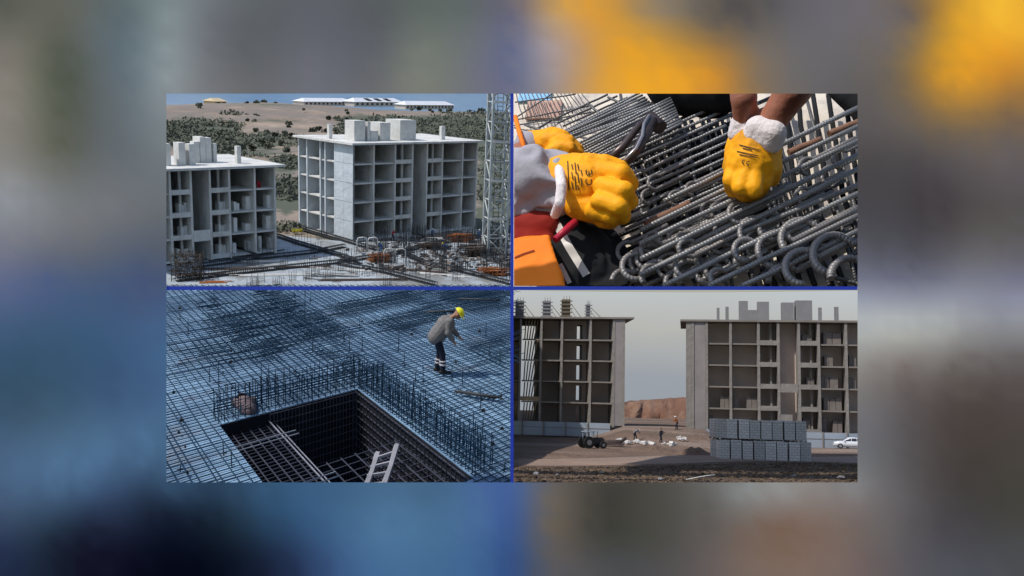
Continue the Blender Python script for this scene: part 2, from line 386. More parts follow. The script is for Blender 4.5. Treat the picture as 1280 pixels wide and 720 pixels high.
mr_ = nt.nodes.new('ShaderNodeMapRange'); mr_.inputs['From Min'].default_value = .66; mr_.inputs['From Max'].default_value = .80; nt.links.new(s_.outputs[0], mr_.inputs[0])
mx_ = nt.nodes.new('ShaderNodeMix'); mx_.data_type = 'RGBA'; nt.links.new(mr_.outputs[0], mx_.inputs[0]); nt.links.new(pb_.inputs['Base Color'].links[0].from_socket, mx_.inputs[6]); mx_.inputs[7].default_value = (.085, .098, .07, 1)
nt.links.new(mx_.outputs[2], pb_.inputs['Base Color'])
tag(cut_main(hm, F1, [((.03, 0, 0), (1, 0, 0))]), kind='structure')
m_mount = mat('far_mountain', (.085, .17, .28), 1, .0, .002, 0, col2=(.19, .26, .34))  # blue air haze of the distance painted into the mountain colour
v = []; f = []
for j in range(9):
    for i in range(61):
        x = -1500+i*50; t = j/8
        z = -120 + 190*t + 38*mn.noise(Vector((x*.003, j*.5, 9)))*t + 14*mn.noise(Vector((x*.012, j, 2)))
        v.append((x, 1300+j*110, z))
for j in range(8):
    for i in range(60): a = j*61+i; f.append((a, a+1, a+62, a+61))
g = MB(); g.poly(v, f, True)
tag(g.build('mountains', m_mount, F=F1), kind='structure')

# --- scrub
def bush_mesh(name, n, rx, rz, leaf, seed):
    rnd = random.Random(seed); m = MB()
    cl = [(rnd.uniform(-.6, .6)*rx, rnd.uniform(-.6, .6)*rx, rnd.uniform(.1, .75)*rz, rnd.uniform(.3, .55)) for _ in range(7)]
    for _ in range(n):
        c = rnd.choice(cl); d = Vector((rnd.gauss(0, 1), rnd.gauss(0, 1), rnd.gauss(0, 1))).normalized()*rnd.random()**.4*c[3]
        p = Vector((c[0]+d.x*rx, c[1]+d.y*rx, max(.05, c[2]+d.z*rz)))
        a = Vector((rnd.gauss(0, 1), rnd.gauss(0, 1), rnd.gauss(0, 1))).normalized(); b_ = a.orthogonal().normalized()
        s = leaf*rnd.uniform(.6, 1.3); m.poly([p-a*s, p+b_*s*.7, p+a*s, p-b_*s*.7], [(0, 1, 2, 3)])
    return m
bush_protos = [bush_mesh('crown', 150, 1.5, 1.7, .42, s) for s in range(3)]
BR = []
for k in range(3):
    t = thing('shrub', 'dark green scrub bush standing alone on the dry slope', 'shrub', F1, (0, 0, -50), 0, 'scattered bushes on the dry hillside')
    c = bush_protos[k].build('crown', m_leaf, t); st = MB(); 
    for a in range(3): st.tube([(0, 0, -.3), (math.cos(a*2.1)*.4, math.sin(a*2.1)*.4, .9)], [.12, .05], 5)
    st.build('stem', m_brown, t); BR.append([t, False])
def shrub(px, py, sc=1.0):
    p = F1.at(px, py, 0); z = land_z(p.x, p.y)
    p = F1.at(px, py, z); e = random.choice(BR)
    if not e[1]:
        place(e[0], F1, (p.x, p.y, z), random.random()*6, sc); e[1] = True; return
    dup(e[0], F1, (p.x, p.y, z), random.random()*6, scale=sc)
for px, py, sc in ((251, 134.5, 1.7), (308, 130.5, 1.3), (320, 130.5, 1.6), (331, 130, 1.8), (344, 131, 1.2), (288, 139, .7), (318, 146, 1.1), (323, 147, 1), (309, 145, .9), (318, 153, 1.2), (309, 152, 1), (361, 156, 1.2), (361, 160, 1), (379, 138, .8), (411, 150, 1.4), (421, 151, 1.4), (435, 143, 1), (433, 139, .9), (515, 138, 1.4), (524, 137.5, 1.9), (538, 139, 1.1), (550, 139, 1.2), (562, 139.5, 1.9), (541, 141, 1), (601, 140, 2.0), (587, 140, 1.0), (460, 129, 1.2), (474, 130, 1), (485, 130, 1.1), (432, 132, .9), (391, 165, 1.3), (398, 163, 1.2), (406, 166, 1.2), (420, 165, 1.2), (297, 163, 1.1), (303, 172, 1.3), (318, 165, 1.1), (333, 168, 1.3), (344, 171, 1.1), (355, 168, 1), (362, 172, 1.2), (327, 181, 1.2), (335, 186, 1.2), (350, 182, 1.1), (358, 190, 1.1), (315, 188, 1.2), (303, 186, 1), (341, 178, .8), (285, 178, 1.1), (283, 188, 1)):
    shrub(px, py, sc*.95)
# the thickets that read as one mass
sc_ = MB(); rnd = random.Random(3)
def thicket(x0, x1, ytop, ybot, n):
    for _ in range(n):
        px = rnd.uniform(x0, x1); t = rnd.random(); py = ytop(px)+(ybot(px)-ytop(px))*t
        q = F1.at(px, py, 0)
        if mn.noise(Vector((q.x*.03, q.y*.02, 3))) < -.30: continue
        z = land_z(q.x, q.y); q = F1.at(px, py, z); s = rnd.uniform(.7, 1.5)*min(2.2, max(.8, q.y/330))
        for _ in range(20):
            d = Vector((rnd.gauss(0, 1.1), rnd.gauss(0, 1.1), abs(rnd.gauss(.3, .4))))*s
            a = Vector((rnd.gauss(0, 1), rnd.gauss(0, 1), rnd.gauss(0, 1))).normalized(); b_ = a.orthogonal().normalized(); l = s*rnd.uniform(.25, .5)
            p = Vector((q.x, q.y, z))+d; sc_.poly([p-a*l, p+b_*l*.8, p+a*l, p-b_*l*.8], [(0, 1, 2, 3)])
thicket(200, 300, lambda x: 155-(x-200)*.14, lambda x: 180+(x-200)*.15, 330)
thicket(290, 372, lambda x: 166+abs(x-330)*.1, lambda x: 198, 90)
thicket(345, 376, lambda x: 196, lambda x: 212, 60)
thicket(340, 378, lambda x: 222, lambda x: 268, 90)
thicket(345, 378, lambda x: 284, lambda x: 290, 12)
thicket(424, 645, lambda x: 150-max(0, min(8, (x-424)*.06)), lambda x: 176, 560)
thicket(595, 650, lambda x: 150, lambda x: 280, 150)
tag(sc_.build('scrub_thicket', m_leaf, F=F1), 'dense dark green scrub covering the slopes behind the concrete blocks', 'scrub', kind='stuff')

# --- far barns on the mesa
m_barn = mat('barn_wall', (.62, .58, .54), .9, .15, .3); m_barnroof = mat('barn_roof', (.72, .74, .78), .5, .1, .2); m_dark = mat('dark_opening', (.03, .03, .035), .6)
m_beige = mat('beige_wall', (.58, .47, .30), .9, .15, .4)
def barn(px0, px1, pyb, hroof, label, wallm, nw, panels=0):
    a = F1.at(px0, pyb, -.8); b_ = F1.at(px1, pyb, -.8); L_ = (b_-a).length
    ang = math.atan2(b_.y-a.y, b_.x-a.x)
    t = thing('farm_building', label, 'barn', F1, (a.x, a.y, -1.3), ang)
    hw = hroof*.55; m = MB(); m.box((L_/2, 6, hw/2), (L_, 12, hw)); m.build('wall', wallm, t)
    r = MB(); e = min(5, L_*.12)
    r.poly([(-.8, -1, hw), (L_+.8, -1, hw), (L_+.8, 13, hw), (-.8, 13, hw), (e, 6, hroof), (L_-e, 6, hroof), ], [(0, 1, 5, 4), (2, 3, 4, 5), (1, 2, 5), (3, 0, 4), (3, 2, 1, 0)])
    ro = r.build('roof', m_barnroof if wallm is not m_beige else m_beige, t)
    for k in range(nw):
        w = MB(); w.box((L_*(k+.6)/nw, -.06, hw*.55), (L_/nw*.4, .1, hw*.45)); w.build('window', m_dark, t)
    for k in range(panels):
        w = MB(); x = L_*(.28+k*.2); w.poly([(x, .6, hw+.35+(hroof-hw)*.22), (x+6, .6, hw+.35+(hroof-hw)*.22), (x+4, 4.6, hw+.4+(hroof-hw)*.8), (x-2, 4.6, hw+.4+(hroof-hw)*.8)], [(0, 1, 2, 3)]); w.build('solar_panel', m_dark, ro)
barn(380, 441, 131.5, 6.0, 'long white-roofed farm building nearest the small beige house', m_barn, 12)
barn(443, 503, 132.5, 7.0, 'white farm building with three dark solar panels on its roof', m_barn, 10, 3)
barn(507, 567, 136, 6.6, 'white-roofed farm building farthest to the right on the mesa', m_barn, 14)
barn(269, 283, 130.5, 4.8, 'small beige house alone on the far ridge left of the barns', m_beige, 2)

# --- the concrete skeletons
def skeleton(F, name, label, P, du, dv, ub, vb, depth, z0, fh, nf, mats, overh=(.8, .8, .9), shaft=(), par=(), solid_v=(), slot=None, backs=True, fin=.28, group=None, open_bays=(), side_open=True, roof_z=.28, backd=.5):
    """open concrete frame: ub = wall lines along the front, vb = wall lines along the left side, nf storeys of fh"""
    t = thing(name, label, 'building', F, (P[0], P[1], z0), 0, group)
    mw, ms, mi, mp = mats
    U = ub[-1]; z1 = nf*fh; O = (0, 0)
    q = lambda mb, *a: mb.quadbox(O, du, dv, *a)
    segs = []
    # floor slabs, skipping the shafts
    for k in range(0, nf):
        m = MB(); last = ub[0]; z = k*fh
        for i in range(len(ub)-1):
            if i in shaft or i in open_bays:
                d0 = depth*backd*.9 if i in shaft else 1.2
                q(m, ub[i]+fin, ub[i+1]-.01, d0 if i in shaft else .1, depth if i in shaft else .5, z-.2, z)
            else: q(m, ub[i]+fin*.5, ub[i+1]+fin*.5-.002, .12, depth, z-.22, z)
        m.build('floor_slab', ms, t)
    m = MB(); q(m, -overh[0], U+overh[1], -overh[2], depth+.6, z1-.03, z1+roof_z)
    roof = m.build('roof_slab', ms, t)
    for i, u in enumerate(ub):   # walls that run front to back
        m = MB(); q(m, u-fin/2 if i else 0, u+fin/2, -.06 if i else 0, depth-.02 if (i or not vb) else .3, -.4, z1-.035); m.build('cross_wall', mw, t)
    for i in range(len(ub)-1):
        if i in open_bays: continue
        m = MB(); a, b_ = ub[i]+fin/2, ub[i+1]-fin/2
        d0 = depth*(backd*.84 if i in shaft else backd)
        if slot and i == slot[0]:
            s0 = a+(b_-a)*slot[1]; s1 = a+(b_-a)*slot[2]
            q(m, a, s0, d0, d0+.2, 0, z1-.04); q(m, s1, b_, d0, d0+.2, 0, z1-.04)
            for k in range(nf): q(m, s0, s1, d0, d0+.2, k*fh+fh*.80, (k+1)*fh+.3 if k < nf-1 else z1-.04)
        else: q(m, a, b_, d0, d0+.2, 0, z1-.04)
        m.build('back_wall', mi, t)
        if i in par:
            for k in range(nf): m = MB(); q(m, a, b_, -.03, .11, k*fh-.24, k*fh+.42); m.build('parapet', mw, t)
            m = MB(); w_ = (b_-a)
            q(m, a+w_*.62, a+w_*.74, 1.2, 1.5, 0, z1-.05); m.build('pier', mw, t)
    # left side
    if vb:
        for i in range(len(vb)-1):
            if i in solid_v:
                m = MB(); q(m, .03, .25, vb[i], vb[i+1], -.4, z1-.04); m.build('side_wall', mi, t)
                for k in range(nf):
                    hv = (vb[i]+vb[i+1])/2
                    for va, vb_ in ((vb[i]+.02, hv-.02), (hv+.02, vb[i+1]-.02)): m = MB(); q(m, -.03, .028, va, vb_, k*fh+.02, (k+1)*fh-.05); m.build('side_panel', mp, t)
        for i, vv in enumerate(vb[1:]):
            m = MB(); q(m, -.04, min(ub[1], 5)-.2, vv-.16, vv+.16, -.4, z1-.05); m.build('side_fin', mp, t)
    return t, roof
def roofbox(roof, F, P, du, dv, items, z1, m, name='roof_upstand', base=None):
    for (u0, u1, v0, v1, h) in items:
        mb = MB(); mb.quadbox((0, 0), du, dv, u0, u1, v0, v1, z1+.29, z1+.29+h); mb.build(name, m, roof)
mats1 = (m_conc, m_conc, m_concd, m_conc_blue)
psi2 = R(34)
dv = Vector((-math.sin(psi2), math.cos(psi2))); du = Vector((math.cos(psi2), math.sin(psi2)))
# right block: front corner at column 441, left side back to column 374
P2_ = F1.at(441, 301, 0)
ub = [0]+[F1.colhit(px, P2_, du) for px in (467, 493.5, 515, 533, 552, 577, 594.5)]
vb = [0]+[F1.colhit(px, P2_, dv) for px in (418.5, 406.5, 400.4, 384, 374)]
FH = 3.03
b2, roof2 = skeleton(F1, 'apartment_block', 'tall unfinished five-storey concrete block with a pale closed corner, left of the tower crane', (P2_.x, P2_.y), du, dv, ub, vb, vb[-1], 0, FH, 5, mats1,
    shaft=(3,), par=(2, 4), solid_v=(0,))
def roof_items(P, lst, v0):
    out = []
    for px0, px1, h, d in lst:
        B = (P[0]+dv[0]*v0, P[1]+dv[1]*v0)
        out.append((F1.colhit(px0, B, du), F1.colhit(px1, B, du), v0, v0+d, h))
    return out
roofbox(roof2, F1, P2_, du, dv, roof_items(P2_, ((442.5, 456, 3.2, 2.6), (459, 462.5, 3.0, 2.5), (463, 472, 1.6, 2), (474.5, 487, 2.9, 3), (499, 518.5, 3.3, 4), (550, 554.5, 2.3, .6)), 2.5), 5*FH, m_white)
roofbox(roof2, F1, P2_, du, dv, roof_items(P2_, ((411.5, 415.5, 2.3, .6),), 8), 5*FH, m_white)
# left block
P1_ = F1.at(343.5, 313, .5); 
du1, dv1 = du, dv
pxs = [343.5, 318.5, 286.7, 262.6, 238.8, 212.6, 186, 160, 130]
us = [F1.colhit(px, P1_, du) for px in pxs]; us = us[::-1]
u_off = us[0]; PB = (P1_.x+du.x*u_off, P1_.y+du.y*u_off); ubL = [u-u_off for u in us]
nf1 = 4; 
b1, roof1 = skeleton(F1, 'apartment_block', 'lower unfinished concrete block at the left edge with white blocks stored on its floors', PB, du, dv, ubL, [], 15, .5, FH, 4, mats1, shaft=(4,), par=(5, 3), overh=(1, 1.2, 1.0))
def ri1(lst, v0):
    out = []
    for px0, px1, h, d in lst:
        B = (PB[0]+dv[0]*v0, PB[1]+dv[1]*v0)
        out.append((F1.colhit(px0, B, du), F1.colhit(px1, B, du), v0, v0+d, h))
    return out
roofbox(roof1, F1, PB, du, dv, ri1(((209, 215.5, 2.9, 1.5), (225.5, 233.5, 3.0, 1.6), (238.5, 246, 2.8, 1.4), (297.5, 302.5, 2.4, .7)), 2.5), 4*FH, m_white)
roofbox(roof1, F1, PB, du, dv, ri1(((244.5, 251.5, 2.9, 1.2), (252.2, 259, 3.5, 2.2), (259.4, 266, 3.4, 1.6), (268.5, 272.5, 2.6, .8)), 5), 4*FH, m_white)
mb = MB(); mb.quadbox((0, 0), du, dv, ubL[4]+.1, ubL[5]-.1, -.15, -.04, FH*1.0-.6, FH*1.0+.9); mb.build('shaft_panel', m_conc, b1)
m_white2 = mat('pale_block', (.82, .82, .79), .9, .12, 1.5)
# stored blocks on the floors of the left block
def block_pile(px0, px1, fl, h, n, lab):
    v0 = 1.0; B = (PB[0]+dv[0]*v0, PB[1]+dv[1]*v0)
    a = F1.colhit(px0, B, du); b_ = F1.colhit(px1, B, du); m = MB()
    for k in range(n):
        w = (b_-a)/n; hh = h*random.uniform(.75, 1.1)
        m.box((w*(k+.5), .6, hh/2), (w*.9, 1.1, hh))
    c = (B[0]+du.x*a, B[1]+du.y*a)
    o = m.build('block_pile', m_white2, F=F1, loc=(c[0], c[1], .5+fl*FH+.003), rz=psi2); tag(o, lab, 'blocks', 'white block piles stored in the left block')
L_ = 'pile of white building blocks on an upper floor of the left concrete block'
for a in ((292, 299, 2, 1.1, 2), (307, 314.5, 2, 1.9, 1), (333.5, 339, 2, 2.0, 1), (273, 284, 2, 1.6, 2), (223, 233, 2, 1.4, 3), (272, 283.5, 1, 1.3, 3), (306, 315, 1, 1.2, 3), (332, 340, 1, 2.0, 1), (224, 233, 1, 1.3, 2), (291, 296, 1, 2.0, 1), (209.5, 212, 1, 2, 1),
          (271, 281, 0, 1.7, 2), (308, 317, 0, 1.9, 2), (336, 342, 0, 2.2, 1), (322, 326, 0, 2, 1), (227, 233, 0, 1.6, 2), (289, 294, 0, 1.8, 1), (218, 222, 0, 1.5, 1)):
    block_pile(*a, L_)
v0 = .9; B = (PB[0]+dv.x*v0, PB[1]+dv.y*v0); a = F1.colhit(321, B, du); b_ = F1.colhit(326.5, B, du)
m = MB(); w = (b_-a)*.5
for k in range(2): m.tube([(w*(k+.5), 0, 0), (w*(k+.5), 0, .05), (w*(k+.5), 0, .9-.15*k), (w*(k+.5), 0, .95-.15*k)], [w*.4, w*.46, w*.46, w*.4], 12)
tag(m.build('barrel_pair', m_red, F=F1, loc=(B[0]+du.x*a, B[1]+du.y*a, .5+3*FH), rz=psi2), 'dark red barrels on the top floor of the left concrete block', 'barrels')

# --- deck of the next block under construction
g = MB(); dk = [F1.at(px, py, 0) for px, py in ((120, 359.3), (641, 359.3), (641, 291), (598, 297), (441, 303), (350, 293.5), (300, 307), (120, 312))]
g.prism([(p.x, p.y) for p in dk], -.3, 0.0)
tag(g.build('deck_slab', m_deck, F=F1), 'pale grey foundation deck in front of both concrete blocks', 'slab')
def beam_cage(pts, lab, w=.55, h=.5):
    P = [F1.at(px, py, .02) for px, py in pts]; m = MB()
    for i in range(len(P)-1):
        a, b_ = P[i], P[i+1]; d = (b_-a); L0 = d.length; d.normalize(); s = Vector((-d.y, d.x, 0))
        for sx in (-w/2, 0, w/2):
            for zz in (.08, h): m.tube([a+s*sx+Vector((0, 0, zz)), b_+s*sx+Vector((0, 0, zz))], .055, 4, smooth=False)
        m.box(((a.x+b_.x)/2, (a.y+b_.y)/2, .03), (L0, w*1.5, .05), rz=math.atan2(d.y, d.x))
        n = max(2, int(L0/.30))
        for k in range(n+1):
            p = a+d*(L0*k/n); 
            m.tube([p+s*(-w/2)+Vector((0, 0, .04)), p+s*(w/2)+Vector((0, 0, .04)), p+s*(w/2)+Vector((0, 0, h+.04)), p-s*(w/2)+Vector((0, 0, h+.04))], .035, 3, closed=True, smooth=False)
    tag(m.build('beam_cage', m_steel, F=F1), lab, 'rebar cage')
for pts, lab in ((((206, 309), (240, 306.5), (262, 301.5)), 'dark steel beam cage along the foot of the left concrete block'),
    (((262, 301.5), (290, 311), (323, 323)), 'dark beam cage running from the left block down to the middle of the deck'),
    (((250, 334), (323, 324), (393, 316.5), (430, 309)), 'long beam cage crossing the middle of the deck from left to right'),
    (((221, 352), (300, 342), (423, 329), (480, 320)), 'lowest long beam cage crossing the front of the deck'),
    (((336, 292.5), (372, 305), (423, 320), (450, 330)), 'beam cage leading from the gap between both blocks to the deck centre'),
    (((377, 286), (412, 296), (451, 308), (470, 313)), 'beam cage lying along the foot of the tall block'),
    (((423, 331), (480, 341), (545, 357.5)), 'beam cage running off the lower edge below the orange formwork'),
    (((494, 313), (530, 330), (580, 341), (638, 356)), 'beam cage running from the deck centre to the lower right corner'),
    (((206, 322), (225, 320), (290, 315), (330, 312)), 'thin beam cage crossing in front of the left concrete block'),
    (((480, 322), (540, 306), (600, 297)), 'beam cage leading from the orange formwork to the crane foot')):
    beam_cage(pts, lab)
# starter bars standing out of the deck: one cluster per future column
def starters(px, py, hpx, n, wpx, name='starter_bars'):
    p = F1.at(px, py, 0); sc = p.y/FPX; h = hpx*sc; m = MB(); w = wpx*sc
    for k in range(n):
        x = -w/2+w*k/max(1, n-1)+random.uniform(-.05, .05); y = random.choice((0, .5))
        m.tube([(x, y, -.02), (x+random.uniform(-.08, .08), y+random.uniform(-.05, .05), h*random.uniform(.8, 1.08))], .035, 4, smooth=False)
    for zz in (.25, .6): m.tube([(-w/2, 0, h*zz*.6), (w/2, 0, h*zz*.6), (w/2, .5, h*zz*.6), (-w/2, .5, h*zz*.6)], .02, 3, closed=True, smooth=False)
    tag(m.build(name, m_steel, F=F1, loc=(p.x, p.y, .003)), 'cluster of thin dark starter bars standing upright on the pale deck', 'starter bars', 'starter bar clusters on the deck')
for a in ((263, 322, 15, 5, 9), (309, 320, 20, 4, 6), (331, 319, 22, 6, 22), (277, 345, 18, 7, 26), (302, 330, 12, 6, 18), (288, 314, 14, 6, 16), (215, 312, 12, 6, 14), (228, 306, 10, 5, 10), (316, 358, 11, 5, 14), (348, 357, 12, 6, 14), (377, 308, 16, 7, 22), (396, 318, 16, 6, 14), (362, 324, 12, 5, 14),
          (402, 300, 14, 5, 12), (414, 338, 18, 7, 16), (366, 352, 14, 4, 8), (384, 352, 16, 5, 10), (432, 330, 22, 6, 14), (443, 345, 30, 6, 12), (450, 318, 24, 6, 14), (465, 310, 20, 7, 16), (462, 346, 28, 7, 18), (478, 312, 18, 6, 14), (490, 330, 26, 7, 14), (505, 305, 20, 8, 18), (518, 322, 22, 7, 14), (523, 300, 18, 7, 16), (540, 308, 20, 8, 18), (556, 300, 20, 7, 16), (548, 330, 26, 6, 14), (572, 300, 18, 7, 18), (585, 345, 22, 8, 18), (575, 330, 22, 7, 16), (600, 345, 24, 8, 18), (592, 312, 24, 8, 18), (612, 312, 28, 9, 18), (628, 314, 34, 9, 18), (616, 340, 30, 9, 18), (632, 345, 36, 9, 16), (610, 328, 28, 9, 18), (626, 330, 32, 9, 18), (484, 358, 14, 5, 10), (500, 352, 16, 6, 14), (570, 352, 24, 5, 9), (395, 345, 16, 5, 10), (560, 318, 22, 7, 16), (535, 350, 20, 4, 6), (505, 318, 20, 6, 14), (632, 352, 36, 9, 12), (634, 320, 36, 9, 8)):
    starters(*a)
for k in range(58):
    starters(random.uniform(470, 632)**1, random.uniform(298, 345), random.uniform(12, 30), random.randint(4, 8), random.uniform(6, 14))
# the tied bundle of offcuts in its cage at the left
p = F1.at(233, 352, 0); m = MB(); sc = p.y/FPX; W = 34*sc; Hh = 34*sc
for _ in range(520):
    c = Vector((random.uniform(-W/2, W/2), random.uniform(0, W*.8), random.uniform(0, Hh))); d = Vector((random.gauss(0, 1), random.gauss(0, 1), random.gauss(0, .7))).normalized()*random.uniform(.15, .5)
    m.tube([c-d, c+d], random.uniform(.02, .045), 3, smooth=False)
for x in (-W/2, W/2):
    for y in (0, W*.8): m.tube([(x, y, 0), (x, y, Hh)], .06, 4)
t = m.build('stirrup_stack', mat('rusty_dark_steel', (.075, .06, .045), .7, .5, 3), F=F1, loc=(p.x, p.y, 0)); tag(t, 'tangled square stack of dark bent stirrups at the left edge of the deck', 'rebar stack')
# long planks and form boards lying along the beam cages
for px, py, L0, an, mt_, lab in ((290, 336, 9, 4, m_brown, 'long dark plank left of the middle of the deck'), (345, 344, 11, 6, m_conc, 'long grey plank in front of the middle beam cage'), (380, 334, 8, 5, m_brown, 'dark plank between the two long beam cages'),
        (428, 337, 9, -14, m_conc, 'grey plank beside the deck centre'), (455, 350, 12, 3, m_brown, 'dark plank near the lower edge of the deck centre'), (270, 353, 3.5, 4, m_orange, 'short orange board near the lower left edge of the deck'), (515, 338, 10, -20, m_brown, 'dark plank right of the orange formwork'), (552, 344, 8, -22, m_conc, 'grey plank on the lower right of the deck'), (330, 327, 7, 8, m_conc, 'short grey plank above the middle beam cage'), (248, 343, 7, 5, m_brown, 'short dark plank right of the stirrup stack')):
    p = F1.at(px, py, .1); mb = MB()
    for k in range(3): mb.box((random.uniform(-.6, .6), k*.28, .06+.03*k), (L0*random.uniform(.8, 1), .24, .06))
    tag(mb.build('plank', mt_, F=F1, loc=(p.x, p.y, .01), rz=R(an)), lab, 'plank', 'planks on the deck')
# formwork heaps
def heap(px, py, wpx, hpx, mtl, lab, name='timber_stack', n=26):
    p = F1.at(px, py, 0); sc = p.y/FPX; W = wpx*sc; H_ = hpx*sc; m = MB()
    for k in range(n):
        zz = H_*(k+.5)/n; w = W*random.uniform(.6, 1); 
        m.box((random.uniform(-.15, .15)*W, random.uniform(0, 1.4), zz), (w, random.uniform(.15, .5), H_/n*.8), rz=random.uniform(-.25, .25))
    for k in range(n//2):
        m.box((random.uniform(-.45, .45)*W, -.3, H_*.45), (.12, .12, H_*random.uniform(.7, 1)), rot=Matrix.Rotation(random.uniform(-.15, .15), 3, 'Y'))
    tag(m.build(name, mtl, F=F1, loc=(p.x, p.y, 0)), lab, 'formwork')
heap(475, 328, 28, 10, m_orange, 'orange formwork panels stacked in the middle of the deck')
heap(577, 303, 32, 11, m_orange, 'orange and red formwork heap left of the crane foot')
heap(618, 345, 42, 9, m_orange, 'orange formwork boards lying at the lower right corner of the deck')
heap(597, 322, 46, 15, m_brown, 'dark brown timber heap in front of the crane foot')
heap(540, 312, 40, 8, m_brown, 'dark brown timber stack between the blue-clad workers')
heap(620, 310, 34, 18, m_brown, 'tall dark timber pile right beneath the crane mast')
heap(370, 291, 13, 4, m_yellow, 'small yellow boards between both concrete blocks', n=6)
heap(590, 292, 26, 4, m_white, 'white wrapped panels lying on top beside the tall block', n=6)
heap(545, 303, 22, 5, m_white, 'white panels leaning at the foot of the tall block', n=8)
heap(505, 300, 34, 6, m_conc, 'grey planks stacked at the foot of the tall block', n=10)
heap(590, 327, 16, 3, m_white, 'white plank lying on the deck right of the centre', n=3)
heap(415, 346, 60, 3, m_concd, 'grey boards lying on the front of the deck', n=8)
m = MB(); 
for x in (0, 1.6):
    m.tube([(x, 0, 0), (x, 0, 1.6), (x+.2, 0, 2.0), (x+1.0, 0, 2.1), (x+1.4, 0, 1.9), (x+1.45, 0, 0)], .09, 6)
p = F1.at(492, 328, 0); tag(m.build('pipe_frame', m_white, F=F1, loc=(p.x-1.4, p.y-.5, 0)), 'white bent pipe frames beside the orange formwork', 'pipe frame')
p = F1.at(458, 313, 0); o = m.build('pipe_frame', m_white, F=F1, loc=(p.x-1.4, p.y-.5, 0)); tag(o, 'white hooped pipe frame left of the blue-clad worker', 'pipe frame')

for k in range(14):
    starters(random.uniform(212, 470), random.uniform(318, 354), random.uniform(10, 18), random.randint(3, 6), random.uniform(6, 16))
# offcuts and small litter between the heaps
m = MB()
for _ in range(300):
    px = 640-abs(random.gauss(0, 95)); py = random.uniform(299, 340)
    if px < 425: continue
    p = F1.at(px, py, 0); l = random.uniform(.3, 1.6)
    m.box((p.x, p.y, random.uniform(.05, .5)), (l, random.uniform(.1, .4), random.uniform(.08, .35)), rz=random.uniform(0, 3))
for _ in range(60):
    px = random.uniform(210, 560); py = random.gauss(328, 13)
    if not 312 < py < 356: continue
    p = F1.at(px, py, 0); l = random.uniform(.3, 2.2)
    m.box((p.x, p.y, random.uniform(.03, .2)), (l, random.uniform(.06, .25), random.uniform(.05, .2)), rz=random.gauss(.15, .5))
tag(m.build('site_debris', mat('mixed_offcuts', (.20, .17, .15), .9, 0, .5, col2=(.05, .045, .045), lo=.45, hi=.55), F=F1), 'small offcuts and litter strewn over the deck', 'debris', kind='stuff')
# --- tower crane mast
def lattice(px0, px1, py_base, label, z_top, full=True):
    a = F1.at(px0, py_base, 0); b_ = F1.at(px1, py_base, 0); W = (b_-a).length
    t = thing('tower_crane', label, 'crane', F1, (a.x, a.y, 0), R(6))
    c4 = [(0, 0), (W, 0), (W, W), (0, W)]
    for x, y in c4:
        m = MB(); m.box((x, y, z_top/2), (.34, .34, z_top)); m.build('mast_leg', m_crane, t)
    nz = int(z_top/(W*.95)); hz = z_top/nz
    for k in range(nz):
        m = MB(); z = k*hz
        for i in range(4):
            p, q_ = c4[i], c4[(i+1) % 4]
            P = Vector((*p, z+.1)); Q = Vector((*q_, z+.1)); P2 = Vector((*p, z+hz)); Q2 = Vector((*q_, z+hz)); Mm = (P+Q2)/2
            m.tube([P, Q], .11, 5); m.tube([P if k % 2 else Q, Q2 if k % 2 else P2], .10, 5)
            if i % 2 == 0: m.tube([(P+P2)/2, (Q+Q2)/2], .05, 4)
        m.build('mast_brace', m_crane, t)
        if k % 2 == 0:
            m = MB(); m.box((W/2, -.25, z+.15), (W*.95, .18, .32)); m.build('tie_beam', m_white, t)
    m = MB()
    for s in (.35, .65): m.tube([(W*s, W*.5, 0), (W*s, W*.5, z_top)], .06, 4)
    k = 0
    while k*.6 < z_top: m.tube([(W*.35, W*.5, k*.6), (W*.65, W*.5, k*.6)], .05, 3); k += 1
    m.build('ladder', m_steel_l, t)
    return t
lattice(609.5, 632.5, 322, 'pale lattice mast of the tower crane at the right edge beside the tall block', 34)
a = F1.at(604.5, 306, 0); m = MB(); m.box((0, 0, 15), (.55, .55, 30)); 
for k in range(12): m.box((0, -.1, 1.5+k*2.4), (.9, .5, .12))
tag(m.build('hoist_mast', mat('hoist_grey', (.30, .31, .32), .7, .3, 1), F=F1, loc=(a.x, a.y, 0)), 'slender grey hoist mast standing between the crane and the tall block', 'hoist mast')

